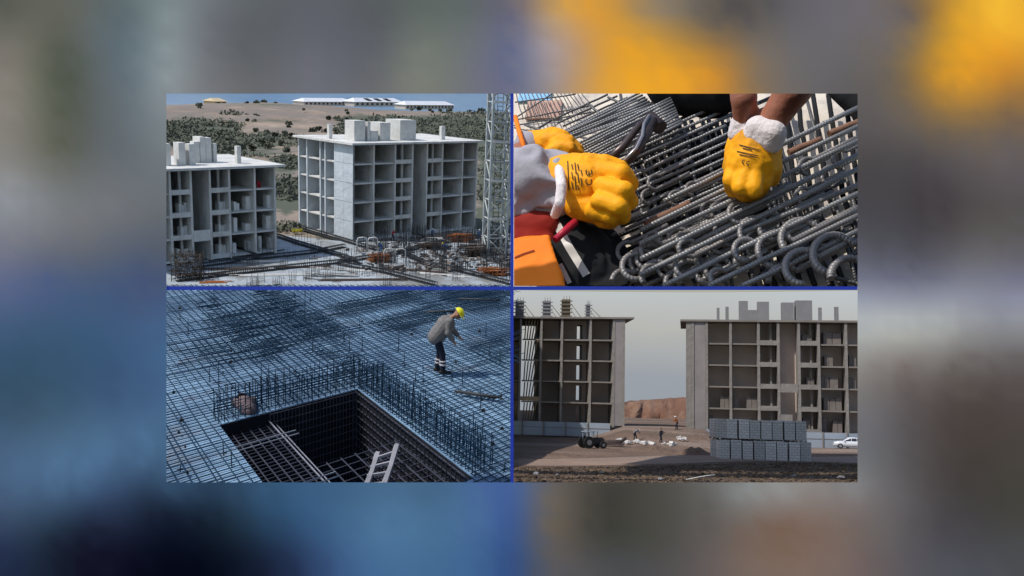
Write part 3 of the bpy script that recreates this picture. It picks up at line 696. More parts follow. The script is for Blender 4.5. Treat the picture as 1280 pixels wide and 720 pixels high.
# ------------------------------------------------------------------ people
m_skin = mat('skin', (.32, .17, .11), .6); m_navy = mat('navy_trousers', (.012, .016, .035), .9, .3, 12); m_greyc = mat('grey_top', (.20, .19, .19), .9, .3, 8)
m_yhelm = mat('yellow_helmet', (.75, .72, .03), .35); m_whelm = mat('white_helmet', (.7, .7, .7), .35); m_boot = mat('dark_boots', (.015, .015, .015), .7)
m_strip = mat('pale_strip', (.45, .42, .45), .6); m_hair = mat('dark_hair', (.02, .015, .012), .8)
def person(F, loc, rz, label, bend=10, arm=(20, 30), step=.12, top=m_greyc, legs=m_navy, helm=m_yhelm, knee=0, detail=False, strips=True, bulk=1.0, group=None, elb=25):
    """faces +x locally; bend = forward lean of the trunk; arm = swing of both upper arms from the trunk line"""
    t = thing('person', label, 'person', F, loc, rz, group)
    b = R(bend); kn = R(knee)
    A = {}
    hipz = .90-.45*(1-math.cos(kn))*1.9
    back = -.15*math.sin(b)
    for s, dx in ((-1, step), (1, -step)):
        an = Vector((dx, s*.10, .08)); hp = Vector((back, s*.09, hipz)); mid = (an+hp)/2+Vector((.06+.45*math.sin(kn)*.8, 0, 0))
        A[s] = (hp, mid, an)
    pel = Vector((back, 0, hipz+.04)); td = Vector((math.sin(b), 0, math.cos(b)))
    chest = pel+td*.34; neck = pel+td*.55; hd = neck+Vector((math.sin(min(b*1.6, 1.9)), 0, math.cos(min(b*1.6, 1.9))))*.19
    body = []; trou = []; boots = []; topc = []
    for s in (-1, 1):
        hp, mi, an = A[s]
        body += [(hp, mi, .075, .052), (mi, an, .052, .036), (an-Vector((.04, 0, .03)), an+Vector((.16, 0, -.04)), .035, .03)]
        trou += [(hp, mi, .098, .076), (mi, an+Vector((0, 0, .06)), .076, .066)]
        boots += [(an-Vector((.05, 0, .03)), an+Vector((.17, 0, -.04)), .05, .04), (an, an+Vector((0, 0, .12)), .052, .06)]
        sh = neck+Vector((0, s*.18, 0))-td*.06
        ang = math.pi - R(arm[0] if s < 0 else arm[1])
        ud = Vector((math.sin(ang), s*.10, math.cos(ang))).normalized(); el = sh+ud*.29
        a2 = ang-R(elb); fd = Vector((math.sin(a2), -s*.2, math.cos(a2))).normalized(); wr = el+fd*.25
        body += [(sh, el, .05, .038), (el, wr, .038, .026), (wr, wr+fd*.07, .032, .03)]
        for k in range(4): body.append((wr+fd*.08+Vector((0, (k-1.5)*.018, 0)), wr+fd*(.14+.01*(k in (1, 2)))+Vector((.012, (k-1.5)*.02, 0)), .0095, .008))
        body.append((wr+fd*.03+Vector((.02, -s*.02, 0)), wr+fd*.09+Vector((.045, -s*.03, 0)), .011, .009))
        topc += [(sh, el, .08, .064), (el, el+fd*.2, .064, .05)]
    topc = [(a, c_, r0*bulk, r1*bulk) for a, c_, r0, r1 in topc]
    body += [(pel, chest, .13, .14), (chest+Vector((0, -.06, 0)), chest+Vector((0, .06, 0)), .12, .12), (neck-Vector((0, .1, 0))-td*.05, neck+Vector((0, .1, 0))-td*.05, .07, .07), (neck, hd, .055, .055), (hd-td*.02, hd+td*.06, .085, .09)]
    hb = min(b*1.5, 1.75); fwd = Vector((math.cos(hb), 0, -math.sin(hb)))
    body += [(hd+fwd*.085, hd+fwd*.105-td*.02, .018, .02), (hd+fwd*.05-td*.07, hd+fwd*.07-td*.06, .04, .035), (hd+Vector((0, .085, 0)), hd+Vector((0, .092, 0))-td*.02, .02, .018), (hd-Vector((0, .085, 0)), hd-Vector((0, .092, 0))-td*.02, .02, .018)]
    topc += [(pel-td*.04, chest, .17*bulk, .185*bulk), (chest+Vector((0, -.07, 0)), chest+Vector((0, .07, 0)), .15, .15), (neck-Vector((0, .11, 0))-td*.07, neck+Vector((0, .11, 0))-td*.07, .085, .085)]
    trou += [(pel-Vector((0, .05, 0)), pel+Vector((0, .05, 0)), .14, .14)]
    vx = .014 if detail else .024
    blob('person_body', body, m_skin, t, vx if not detail else .010, 2).name = 'body'
    blob('top', topc, top, t, vx, 3, wrinkle=.02 if detail else 0, wscale=.12); blob('trousers', trou, legs, t, vx, 3, wrinkle=.015 if detail else 0)
    blob('boots', boots, m_boot, t, vx, 2)
    if helm:
        m = MB(); up = Vector((math.sin(hb), 0, math.cos(hb))); c = hd+up*.045
        fx = (fwd - up*fwd.dot(up)).normalized(); fy = up.cross(fx)
        n = 16; pts = []; fc = []
        for j in range(6):
            a = R(90*j/5.2)
            for k in range(n):
                q = 2*math.pi*k/n; r = .125*math.cos(a); 
                pts.append(c+up*(.12*math.sin(a))+fx*(r*1.12*math.cos(q))+fy*(r*math.sin(q)))
        for j in range(5):
            for k in range(n): fc.append((j*n+k, j*n+(k+1) % n, (j+1)*n+(k+1) % n, (j+1)*n+k))
        fc.append(tuple(5*n+k for k in range(n)))
        m.poly(pts, fc, True)
        brim = []; 
        for k in range(n):
            q = 2*math.pi*k/n; e = .02+(.06 if math.cos(q) > .3 else 0)
            brim.append(c+fx*(.14*math.cos(q))+fy*(.125*math.sin(q)))
        brim2 = [p+(p-c).normalized()*(.02+(.055 if (p-c).dot(fx) > .05 else 0)) for p in brim]
        m.poly([p+up*.004 for p in brim]+[p+up*.004 for p in brim2]+[p-up*.004 for p in brim]+[p-up*.004 for p in brim2],
               [(k, n+k, n+(k+1) % n, (k+1) % n) for k in range(n)]+[(2*n+k, 2*n+(k+1) % n, 3*n+(k+1) % n, 3*n+k) for k in range(n)]+[(n+k, 3*n+k, 3*n+(k+1) % n, n+(k+1) % n) for k in range(n)])
        m.build('helmet', helm, t)
    else:
        blob('hair', [(hd+td*.05-fwd*.03, hd+td*.07, .088, .085)], m_hair, t, .02, 1)
    if detail and strips:
        for s in (-1, 1):
            hp, mi, an = A[s]
            for q in (.42, .62):
                c = mi.lerp(an, q); d = (an-mi).normalized(); m = MB(); m.tube([c-d*.022, c+d*.022], .084, 16); m.build('leg_strip', m_strip, t)
    return t
p = F1.at(476, 316, 0); person(F1, (p.x, p.y, .02), R(200), 'worker in light blue clothes beside the white hooped pipe frame', 25, (30, 50), top=m_bluem, legs=m_bluem, helm=m_whelm)
p = F1.at(540, 299, 0); person(F1, (p.x, p.y, .02), R(-60), 'worker in bright blue clothes and white helmet at the foot of the tall block', 12, (60, 30), top=m_bluem, legs=m_navy, helm=m_whelm)
p = F1.at(557, 316, 0); person(F1, (p.x, p.y, .02), R(160), 'worker in blue bending among the starter bars right of the deck centre', 45, (30, 50), top=m_bluem, legs=m_navy, helm=m_yhelm)
p = F1.at(599, 300, 0); person(F1, (p.x, p.y, .02), R(250), 'worker in dark blue clothes standing at the crane foot', 5, (15, 30), top=m_bluem, legs=m_bluem, helm=m_whelm)
p = F1.at(491, 300, 0); person(F1, (p.x, p.y, .02), R(20), 'worker in a red top left of the grey plank stack', 20, (50, 40), top=m_red, legs=m_navy, helm=m_yhelm)

# ================================================================== compartment 4 : hazy site with two blocks, haze put into the wall colours
m_c4 = mat('dull_concrete', (.25, .23, .21), .95, .2, .3, .2); m_c4s = mat('dull_slab', (.23, .205, .18), .95, .2, .4)
m_c4i = mat('brown_inner_wall', (.60, .49, .42), 1, .22, .12, .2); m_c4p = mat('side_panel', (.27, .245, .24), .95, .25, .25)  # inner walls paled so their colour stands for the haze
m_c4g = mat('roof_upstand_grey', (.22, .215, .22), .95, .15, .6)
m_soil = mat('brown_soil', (.20, .135, .10), 1, .35, .12, .6, bscale=1.5)
mixin(m_soil, (.30, .235, .20), .10, .5, .66, (.25, 1, 1), 4)
mixin(m_soil, (.11, .09, .07), .22, .56, .7, (.5, 1, 1), 8)
m_track = mat('dirt_track', (.31, .215, .165), 1, .2, .25, .3); mixin(m_track, (.22, .18, .16), .2, .45, .65, (.15, 1, 1), 2)
m_field = mat('dry_field', (.15, .10, .07), 1, .35, .9, .6, bscale=5); mixin(m_field, (.21, .15, .105), 1.4, .55, .7, (.5, 1, 1), 3)
m_cliff = mat('earth_cut', (.19, .10, .068), 1, .25, .08, .5, bscale=.6); mixin(m_cliff, (.28, .19, .14), .08, .50, .66, (1, 1, .6), 6)
m_hoard = mat('blue_grey_sheet', (.30, .35, .41), .8, .2, .2)
# sky: a curved lit backdrop far behind the site
msky = bpy.data.materials.new('hazy_sky'); msky.use_nodes = True; nt = msky.node_tree; nt.nodes.clear()
tc = nt.nodes.new('ShaderNodeTexCoord'); sx = nt.nodes.new('ShaderNodeSeparateXYZ'); mr = nt.nodes.new('ShaderNodeMapRange'); rp = nt.nodes.new('ShaderNodeValToRGB'); em = nt.nodes.new('ShaderNodeEmission'); ou = nt.nodes.new('ShaderNodeOutputMaterial')
nzs = nt.nodes.new('ShaderNodeTexNoise'); nzs.inputs['Scale'].default_value = .012; nzs.inputs['Detail'].default_value = 3; ad = nt.nodes.new('ShaderNodeMath'); ad.operation = 'MULTIPLY_ADD'; ad.inputs[1].default_value = 22
nt.links.new(tc.outputs['Object'], sx.inputs[0]); nt.links.new(tc.outputs['Object'], nzs.inputs['Vector']); nt.links.new(nzs.outputs['Fac'], ad.inputs[0]); nt.links.new(sx.outputs['Z'], ad.inputs[2])
nt.links.new(ad.outputs[0], mr.inputs[0]); mr.inputs['From Min'].default_value = 5; mr.inputs['From Max'].default_value = 75
e = rp.color_ramp.elements; e[0].position = 0; e[0].color = (*lin((150, 156, 164)), 1); e[1].position = 1; e[1].color = (*lin((190, 196, 199)), 1)
x = rp.color_ramp.elements.new(.35); x.color = (*lin((154, 160, 167)), 1); x = rp.color_ramp.elements.new(.7); x.color = (*lin((182, 182, 178)), 1)
nt.links.new(mr.outputs[0], rp.inputs[0]); nt.links.new(rp.outputs[0], em.inputs[0]); nt.links.new(em.outputs[0], ou.inputs[0])
m = MB(); v = []; f = []
for i in range(41):
    a = R(-40+80*i/40)
    for j, z in enumerate((-30, 10, 30, 62)): v.append((math.sin(a)*460, math.cos(a)*460, z))
for i in range(40):
    for j in range(3): a = i*4+j; f.append((a, a+4, a+5, a+1))
m.poly(v, f, True); tag(m.build('sky', msky, F=F4), kind='structure')
def rise(y, x=None):
    t = min(1, max(0, (y-104)/22)); w = 1
    if x is not None:
        q = F4.M @ Vector((x, y, 0)); px = 640+q.x/q.y*FPX; w = min(1, max(0, (px-748)/18))*min(1, max(0, (900-px)/18))
    return 1.75*t*t*(3-2*t)*w
def g4z(x, y): return rise(y, x)+(mn.noise(Vector((x*.05, y*.05, 8)))*.35 if 60 < y < 140 else 0)
def g4(px, py, z=0.0):
    p = F4.at(px, py, z)
    for _ in range(30): p = F4.at(px, py, z+.5*(p.z-z)+.5*rise(min(p.y, 400), p.x))
    return p
# ground
v = []; f = []; LEFT4 = ((-.004, 0, 0), (-1, 0, 0))
ys = [50, 60, 70, 80, 90, 100, 104, 108, 112, 116, 120, 124, 128, 134, 145, 165, 200, 260, 340, 470]
for y in ys:
    for i in range(61):
        x = (-.55+1.1*i/60)*(y+25); v.append((x, y, g4z(x, y)))
for j in range(len(ys)-1):
    for i in range(60): a = j*61+i; f.append((a, a+1, a+62, a+61))
m = MB(); m.poly(v, f, True); tag(cut_main(m.build('ground', m_soil, F=F4), F4, [NEAR, LEFT4]), kind='structure')
def sheet(pts, z, mt, name):
    P = [g4(px, py) for px, py in pts]; m = MB(); n = len(P)//2; v = []; 
    top = P[:n]; bot = P[n:][::-1]; K = 12; nn = []
    for r_ in range(K+1):
        for i in range(n): q = top[i].lerp(bot[i], r_/K); nn.append((q.x, q.y, z + g4z(q.x, q.y)))
    m.poly(nn, [(r_*n+i, (r_+1)*n+i, (r_+1)*n+i+1, r_*n+i+1) for r_ in range(K) for i in range(n-1)], True)
    return tag(cut_main(m.build(name, mt, F=F4), F4, [NEAR, LEFT4]), kind='structure')
def lp(a, b_, n): return [(a[0]+(b_[0]-a[0])*i/n, a[1]+(b_[1]-a[1])*i/n) for i in range(n+1)]
sheet(lp((560, 574), (1150, 570), 30)+lp((1150, 580), (560, 582), 30), .10, m_track, 'dirt_track')
sheet(lp((560, 581.5), (1150, 580), 30)+lp((1150, 640), (560, 640), 30), .14, m_field, 'dry_field')
# grass tufts on the field edge
m = MB(); rnd = random.Random(5)
for _ in range(4200):
    q = g4(rnd.uniform(642, 1080), 582+rnd.random()**1.3*23, .1); h = rnd.uniform(.03, .15)
    zz = .12 + (mn.noise(Vector((q.x*.05, q.y*.05, 8)))*.35 if 60 < q.y < 140 else 0); q.z = zz
    a = rnd.uniform(0, 3.1); d = Vector((math.cos(a), math.sin(a), 0))*rnd.uniform(.1, .35)
    m.poly([q-d, q+d, q+d*.3+Vector((rnd.uniform(-.15, .15), 0, h))], [(0, 1, 2)])
tag(m.build('dry_grass', mat('dry_grass', (.17, .12, .08), 1, .5, .5), F=F4), 'short brown grass and weeds on the field in front of the dirt track', 'grass', kind='stuff')
# loose stones / litter
for k, (px, py, s) in enumerate(((670, 592, .25), (697, 593, .12), (752, 591, .16), (826, 599, .2), (993, 595, .2), (1052, 599, .35), (1041, 581, .15), (1046, 535, .2))):
    q = g4(px, py, .2); m = MB(); bm = []; 
    for i in range(10): bm.append(Vector((random.gauss(0, 1), random.gauss(0, 1), random.gauss(0, .6))).normalized()*s)
    bmm = bmesh.new(); [bmm.verts.new(b_) for b_ in bm]; bmesh.ops.convex_hull(bmm, input=bmm.verts); me = bpy.data.meshes.new('stone'); bmm.to_mesh(me); bmm.free(); me.materials.append(m_c4g)
    o = bpy.data.objects.new('stone', me); COL.objects.link(o); place(o, F4, (q.x, q.y, .2)); tag(o, 'small pale stone lying on the brown ground in front', 'stone', 'pale stones on the field')
q = g4(877, 600, .2); m = MB(); m.tube([(0, 0, 0), (1.2, .3, .25), (1.9, .4, .35)], .03, 5); m.tube([(.3, .05, .05), (1.1, .5, .2)], .025, 5)
tag(m.build('branch', m_white, F=F4, loc=(q.x-1, q.y, .2)), 'pale broken branch lying at the bottom of the field', 'branch')
# earth cut with level top beyond the gap
v = []; f = []
def hill_y(px): return 501.5-(px-790)*.085 if px > 790 else 506.5-(px-770)*.25
nX = 60
prof = [(205, 0.0), (206, .2), (207, .4), (208, .58), (209.5, .78), (211, .95), (214, 1.0), (222, 1.01), (235, 1.04), (260, 1.06), (330, 1.1)]
for i in range(nX+1):
    px = 700+i*4.6; 
    for j, (Y, k) in enumerate(prof):
        q = F4.aty(px, 505, Y); H0 = 5.2+(505-hill_y(max(770, min(905, px))))/FPX*Y if k >= .93 else 5.2+(505-hill_y(max(770, min(905, px)))-3)/FPX*210
        z = H0*min(1, k) + (mn.noise(Vector((px*.05, j, 3)))*.25 if 0 < j < 3 else 0)
        v.append((q.x+mn.noise(Vector((px*.08, j*2, 7)))*1.2, Y+mn.noise(Vector((px*.12, j*.35, 1)))*2.6, z-.3+mn.noise(Vector((px*.2, j*.7, 5)))*.35))
n_ = len(prof)
for i in range(nX):
    for j in range(n_-1): a = i*n_+j; f.append((a, a+n_, a+n_+1, a+1))
m = MB(); m.poly(v, f, True); tag(m.build('earth_bank', m_cliff, F=F4), kind='structure')
# far hazy ridge
# blocks
mats4 = (m_c4, m_c4s, m_c4i, m_c4p)
du4 = Vector((1, .0)); dv4 = Vector((-math.sin(R(13)), math.cos(R(13)))); dv4L = dv4
fh4 = 3.0
Yb = fh4*FPX/26.1; dv4 = Vector((0, 1))
PR = F4.aty(883.5, 505, Yb); zb = 5.2-(534.5-505)/FPX*Yb
uR0 = F4.colhit(857.5, PR, du4, 480); PR = PR+Vector((uR0, 0, 0))
ubR = [0]+[F4.colhit(px, PR, du4, 480) for px in (866, 883.5, 913.5, 948.7, 973.6, 999.4, 1024.3, 1058.7, 1094, 1120)]
for i_ in (0, 1):
    pass
vbR = [0]+[F4.colhit(px, PR, dv4, 480) for px in (870, 857.5)]
bR, roofR = skeleton(F4, 'apartment_block', 'long unfinished concrete block behind the stacked grey block pallets', (PR.x, PR.y), du4, dv4, ubR, [], 12, zb, fh4, 5, mats4, overh=(.8, 1, .25), shaft=(5,), par=(4, 6), fin=.34, roof_z=.25, backd=.24)
def up4(roof, P, lst, m, z1, v0=3.0, name='roof_upstand'):
    B = (P[0]+dv4.x*v0, P[1]+dv4.y*v0)
    for px0, px1, h, d in lst:
        a = F4.colhit(px0, B, du4, 400); b_ = F4.colhit(px1, B, du4, 400)
        mb = MB(); mb.quadbox((0, 0), du4, dv4, a, b_, v0, v0+d, z1+.26, z1+.26+h); mb.build(name, m, roof)
for i_, mt_ in ((0, m_c4), (1, m_c4p)):
    mb = MB(); mb.quadbox((0, 0), du4, dv4, ubR[i_]+.18, ubR[i_+1]-.18, .0+.05*i_, .25, -.2, 5*fh4-.05); mb.build('end_panel', mt_, bR)
up4(roofR, PR, ((896, 899.5, 2.0, .4), (907, 911, 2.15, .5), (924, 935, 3.0, 1.2), (935.1, 946.9, 1.7, 1.0), (947, 961.5, 2.9, 1.2), (977.5, 992.5, 2.8, 1.5), (995, 1015.5, 3.1, 2.0), (1023.5, 1027.5, 2.1, .5), (1043.5, 1048.5, 2.2, .5)), m_c4g, 5*fh4)
mb = MB(); mb.quadbox((0, 0), du4, dv4, ubR[5]+.2, ubR[6]-.2, -.12, -.03, fh4*2-.7, fh4*2+.5); mb.build('shaft_panel', m_c4, bR)
mb = MB(); mb.quadbox((0, 0), du4, dv4, ubR[5]+.2, ubR[6]-1.0, -.12, -.03, -.2, fh4*1-.7); mb.build('shaft_panel', m_c4, bR)
m_blk = mat('warm_block', (.19, .165, .15), .95, .2, 1.2)
def pile4(px0, px1, fl, h, n=2):
    B = (PR.x+dv4.x, PR.y+dv4.y); a = F4.colhit(px0, B, du4, 480); b_ = F4.colhit(px1, B, du4, 480); m = MB(); w = (b_-a)/n
    for k in range(n): m.box((w*(k+.5), .6, h/2*(1-.08*(k % 2))), (w*.93, 1.0, h*(1-.08*(k % 2))))
    tag(m.build('block_pile', m_blk, F=F4, loc=(B[0]+a, B[1], zb+fl*fh4+.003)), 'pile of pale building blocks on a floor of the long hazy block', 'blocks', 'block piles stored in the long hazy block')
for a in ((1030, 1053, 4, 1.7), (1003, 1016, 4, 1.4), (1031, 1042, 3, 1.5), (1025, 1036, 2, 1.8), (1037, 1048, 2, 1.5, 1), (1008, 1018, 2, 1.4), (1029, 1052, 1, 1.7, 3), (1026, 1032, 0, 2, 1), (1040, 1052, 0, 1.6), (900, 911, 1, 1.6), (916, 923, 1, 1.7, 1), (933, 946, 1, 1.5), (1003, 1012, 0, 1.8), (1061, 1070, 2, 1.6), (1062, 1071, 3, 1.6), (885, 892, 0, 1.9, 1)): pile4(*a)
# left block
dv4 = dv4L
PL = F4.aty(648, 505, Yb*1.0); zL = 5.2-(532-505)/FPX*Yb
pxl = [610, 649.5, 675.5, 701.5, 737.5, 766.8, 779.5]
usL = [F4.colhit(px, PL, du4, 480) for px in pxl]; PLo = (PL.x+usL[0], PL.y); ubl = [u-usL[0] for u in usL]
bL, roofL = skeleton(F4, 'apartment_block', 'unfinished concrete block with roof formwork at the left, sky showing through its narrow slots', PLo, du4, dv4, ubl, [], 13, zL, fh4, 5, mats4, overh=(1, 1.4, .3), slot=(3, .63, .84), open_bays=(1,), fin=.30, roof_z=.22, backd=.3)
mb = MB(); mb.quadbox((0, 0), du4, dv4, ubl[5]+.15, ubl[6]-.15, .0, .2, -.2, 5*fh4-.05); mb.build('end_panel', m_c4p, bL)
m_c4w = mat('formwork_wood', (.16, .13, .09), .95, .3, 1)
def form_col(px0, px1, h, mt, clamps=True):
    v0 = 2.0; B = (PLo[0]+dv4.x*v0, PLo[1]+dv4.y*v0)
    a = F4.colhit(px0, B, du4, 385); b_ = F4.colhit(px1, B, du4, 385); mb = MB(); z = 5*fh4+.23
    mb.quadbox((0, 0), du4, dv4, a, b_, v0, v0+1, z, z+h); c = mb.build('column_formwork', mt, roofL)
    if clamps:
        m = MB(); n = 5
        for k in range(n):
            zz = z+h*(k+.5)/n; m.quadbox((0, 0), du4, dv4, a-.28, b_+.28, v0-.18, v0-.04, zz-.07, zz+.07)
        for k in range(3): x = a+(b_-a)*(k+.5)/3; m.tube([(x+dv4.x*v0, dv4.y*v0+.4, z+h), (x+dv4.x*v0, dv4.y*v0+.4, z+h+.55)], .04, 4)
        m.build('clamp', mt, c)
        m = MB(); 
        for s in (1,):
            m.tube([(b_+dv4.x*v0+.1, dv4.y*v0, z+h*.75), (b_+dv4.x*v0+1.7, dv4.y*v0, z)], .05, 4); m.tube([(b_+dv4.x*v0+.1, dv4.y*v0, z+h*.45), (b_+dv4.x*v0+.9, dv4.y*v0, z)], .04, 4)
        m.build('prop', m_c4w, c)
form_col(644.5, 655, 2.6, m_c4g); form_col(679, 688.5, 2.6, m_c4g); form_col(702.5, 713, 2.8, m_c4w); form_col(733, 737.8, 2.1, m_c4g)
# timber props and tools inside the open left bay
m_prop = mat('raw_timber', (.45, .34, .22), .9, .3, 1)
for k in range(5):
    t = MB(); z = k*fh4
    a = ubl[1]+.3; b_ = ubl[2]-.3
    for q in range(5): t.tube([(a+.1+q*.3, 1.2+q*.3, 0), (a+.3+q*.45, .9, fh4-.25)], .10, 5)
    if k == 1: t.box(((a+b_)/2, .2, .35), (b_-a+.3, .3, .6))
    o = t.build('timber_props', m_prop, F=F4, loc=(PLo[0], PLo[1], zL+z)); tag(o, ['raw timber props in the open bay of the left hazy block at ground level', 'raw timber props behind a dark board in the second storey of the open bay', 'raw timber props in the middle storey of the open bay', 'raw timber props in the fourth storey of the open bay', 'raw timber props right under the roof in the open bay'][k], 'props', 'timber props in the open bay')
# blue-grey hoarding at both feet
def hoarding(px0, px1, py0, py1, n, lab):
    a = F4.aty(px0, 505, Yb-1.2); b_ = F4.aty(px1, 505, Yb-1.2); z0 = 5.2-(py1-505)/FPX*(Yb-1.2); z1 = 5.2-(py0-505)/FPX*(Yb-1.2); W = b_.x-a.x
    t = thing('hoarding', lab, 'fence', F4, (a.x, a.y, z0)); 
    for k in range(n):
        m = MB(); m.box((W*(k+.5)/n, 0, (z1-z0)/2), (W/n-.05, .08, z1-z0)); m.build('sheet', m_hoard, t)
        m = MB(); m.box((W*k/n, -.1, (z1-z0)/2+.05), (.16, .14, z1-z0+.1)); m.build('post', m_c4s, t)
        m = MB(); m.box((W*(k+.5)/n, -.06, (z1-z0)*.6), (W/n-.3, .05, .08)); m.build('rail', m_c4s, t)
hoarding(600, 763, 531, 548, 6, 'blue grey sheet hoarding along the foot of the left hazy block')
hoarding(880, 1120, 534.5, 553, 8, 'blue grey sheet hoarding behind the white car and the block pallets')
# soil under the blocks
for a_, b_, yy, nm in ():
    m = MB(); P = [F4.aty(a_, 505, Yb-1.8), F4.aty(b_, 505, Yb-1.8)]; zt = 5.2-(yy-505)/FPX*(Yb-1.8)
    K = 24; v = []
    for i in range(K+1):
        x = P[0].x+(P[1].x-P[0].x)*i/K; w = mn.noise(Vector((x*.3, 1, 1)))
        v += [(x, P[0].y+30, zt), (x, P[0].y, zt+.02*w), (x, P[0].y-6+w*2, zt*.55), (x, P[0].y-15+w*3, .0)]
    m.poly(v, [(i*4+j, i*4+j+1, i*4+j+5, i*4+j+4) for i in range(K) for j in range(3)], True); tag(m.build(nm, m_soil, F=F4), kind='structure')
# pallets of grey blocks
m_pal = mat('grey_blocks', (.2, .21, .235), .95, .2, 1.2, 0)
nt = m_pal.node_tree; pb = nt.nodes['Principled BSDF']; tc = nt.nodes.new('ShaderNodeTexCoord'); br = nt.nodes.new('ShaderNodeTexBrick'); mp = nt.nodes.new('ShaderNodeMapping')
mp.inputs['Rotation'].default_value = (R(90), 0, 0); br.inputs['Scale'].default_value = 1.0; br.inputs['Brick Width'].default_value = .5; br.inputs['Row Height'].default_value = .24; br.inputs['Mortar Size'].default_value = .028
br.inputs['Color1'].default_value = (.70, .66, .62, 1); br.inputs['Color2'].default_value = (.60, .565, .53, 1); br.inputs['Mortar'].default_value = (.38, .37, .37, 1)
nt.links.new(tc.outputs['Object'], mp.inputs[0]); nt.links.new(mp.outputs[0], br.inputs['Vector']); oi = nt.nodes.new('ShaderNodeObjectInfo'); hs = nt.nodes.new('ShaderNodeHueSaturation'); vr = nt.nodes.new('ShaderNodeMapRange'); vr.inputs['To Min'].default_value = .72; vr.inputs['To Max'].default_value = 1.08
nt.links.new(oi.outputs['Random'], vr.inputs[0]); nt.links.new(vr.outputs[0], hs.inputs['Value']); nt.links.new(br.outputs[0], hs.inputs['Color']); nt.links.new(hs.outputs[0], pb.inputs['Base Color'])
m_woodp = mat('pallet_wood', (.12, .085, .06), .9)
def pallet_proto():
    t = thing('block_pallet', 'shrink-stacked pallet of grey hollow blocks in the big stack', 'block pallet', F4, (0, 0, -40), 0, 'pallets of grey blocks in the big stack')
    m = MB(); m.box((0, 0, 1.01), (.93, 1.14, 1.74)); m.build('blocks', m_pal, t)
    w = MB()
    for x in (-.42, 0, .42): w.box((x, 0, .06), (.12, 1.15, .12))
    w.box((0, 0, .13), (.94, 1.16, .03)); w.build('pallet', m_woodp, t)
    return t
pp = pallet_proto(); first = True
C0 = g4(901, 575, .1); ang = R(-3); e1 = Vector((math.cos(ang), math.sin(ang), 0)); e2 = Vector((-math.sin(R(13)), math.cos(R(13)), 0))
W8 = 1.035
for tier in range(2):
    for r_ in range(4):
        for c in range(8):
            if tier == 1 and r_ == 0: continue
            if r_ == 3 and c in (0, 1) and tier == 0: pass
            p = C0+e1*(W8*(c+.5)+random.uniform(-.05, .05))+e2*(W8*(r_+.5)*(1.15)+random.uniform(-.06, .06)); z = .05+tier*1.9 + random.uniform(0, .01)
            lab = 'pallet of grey blocks, %s from left, %s row, %s tier of the stack' % (('first', 'second', 'third', 'fourth', 'fifth', 'sixth', 'seventh', 'last')[c], ('front', 'second', 'third', 'back')[r_], ('lower', 'upper')[tier])
            if first: place(pp, F4, (p.x, p.y, z), ang); pp['label'] = lab; first = False
            else: dup(pp, F4, (p.x, p.y, z), ang+random.uniform(-.06, .06), label=lab, scale=random.uniform(.97, 1.03))
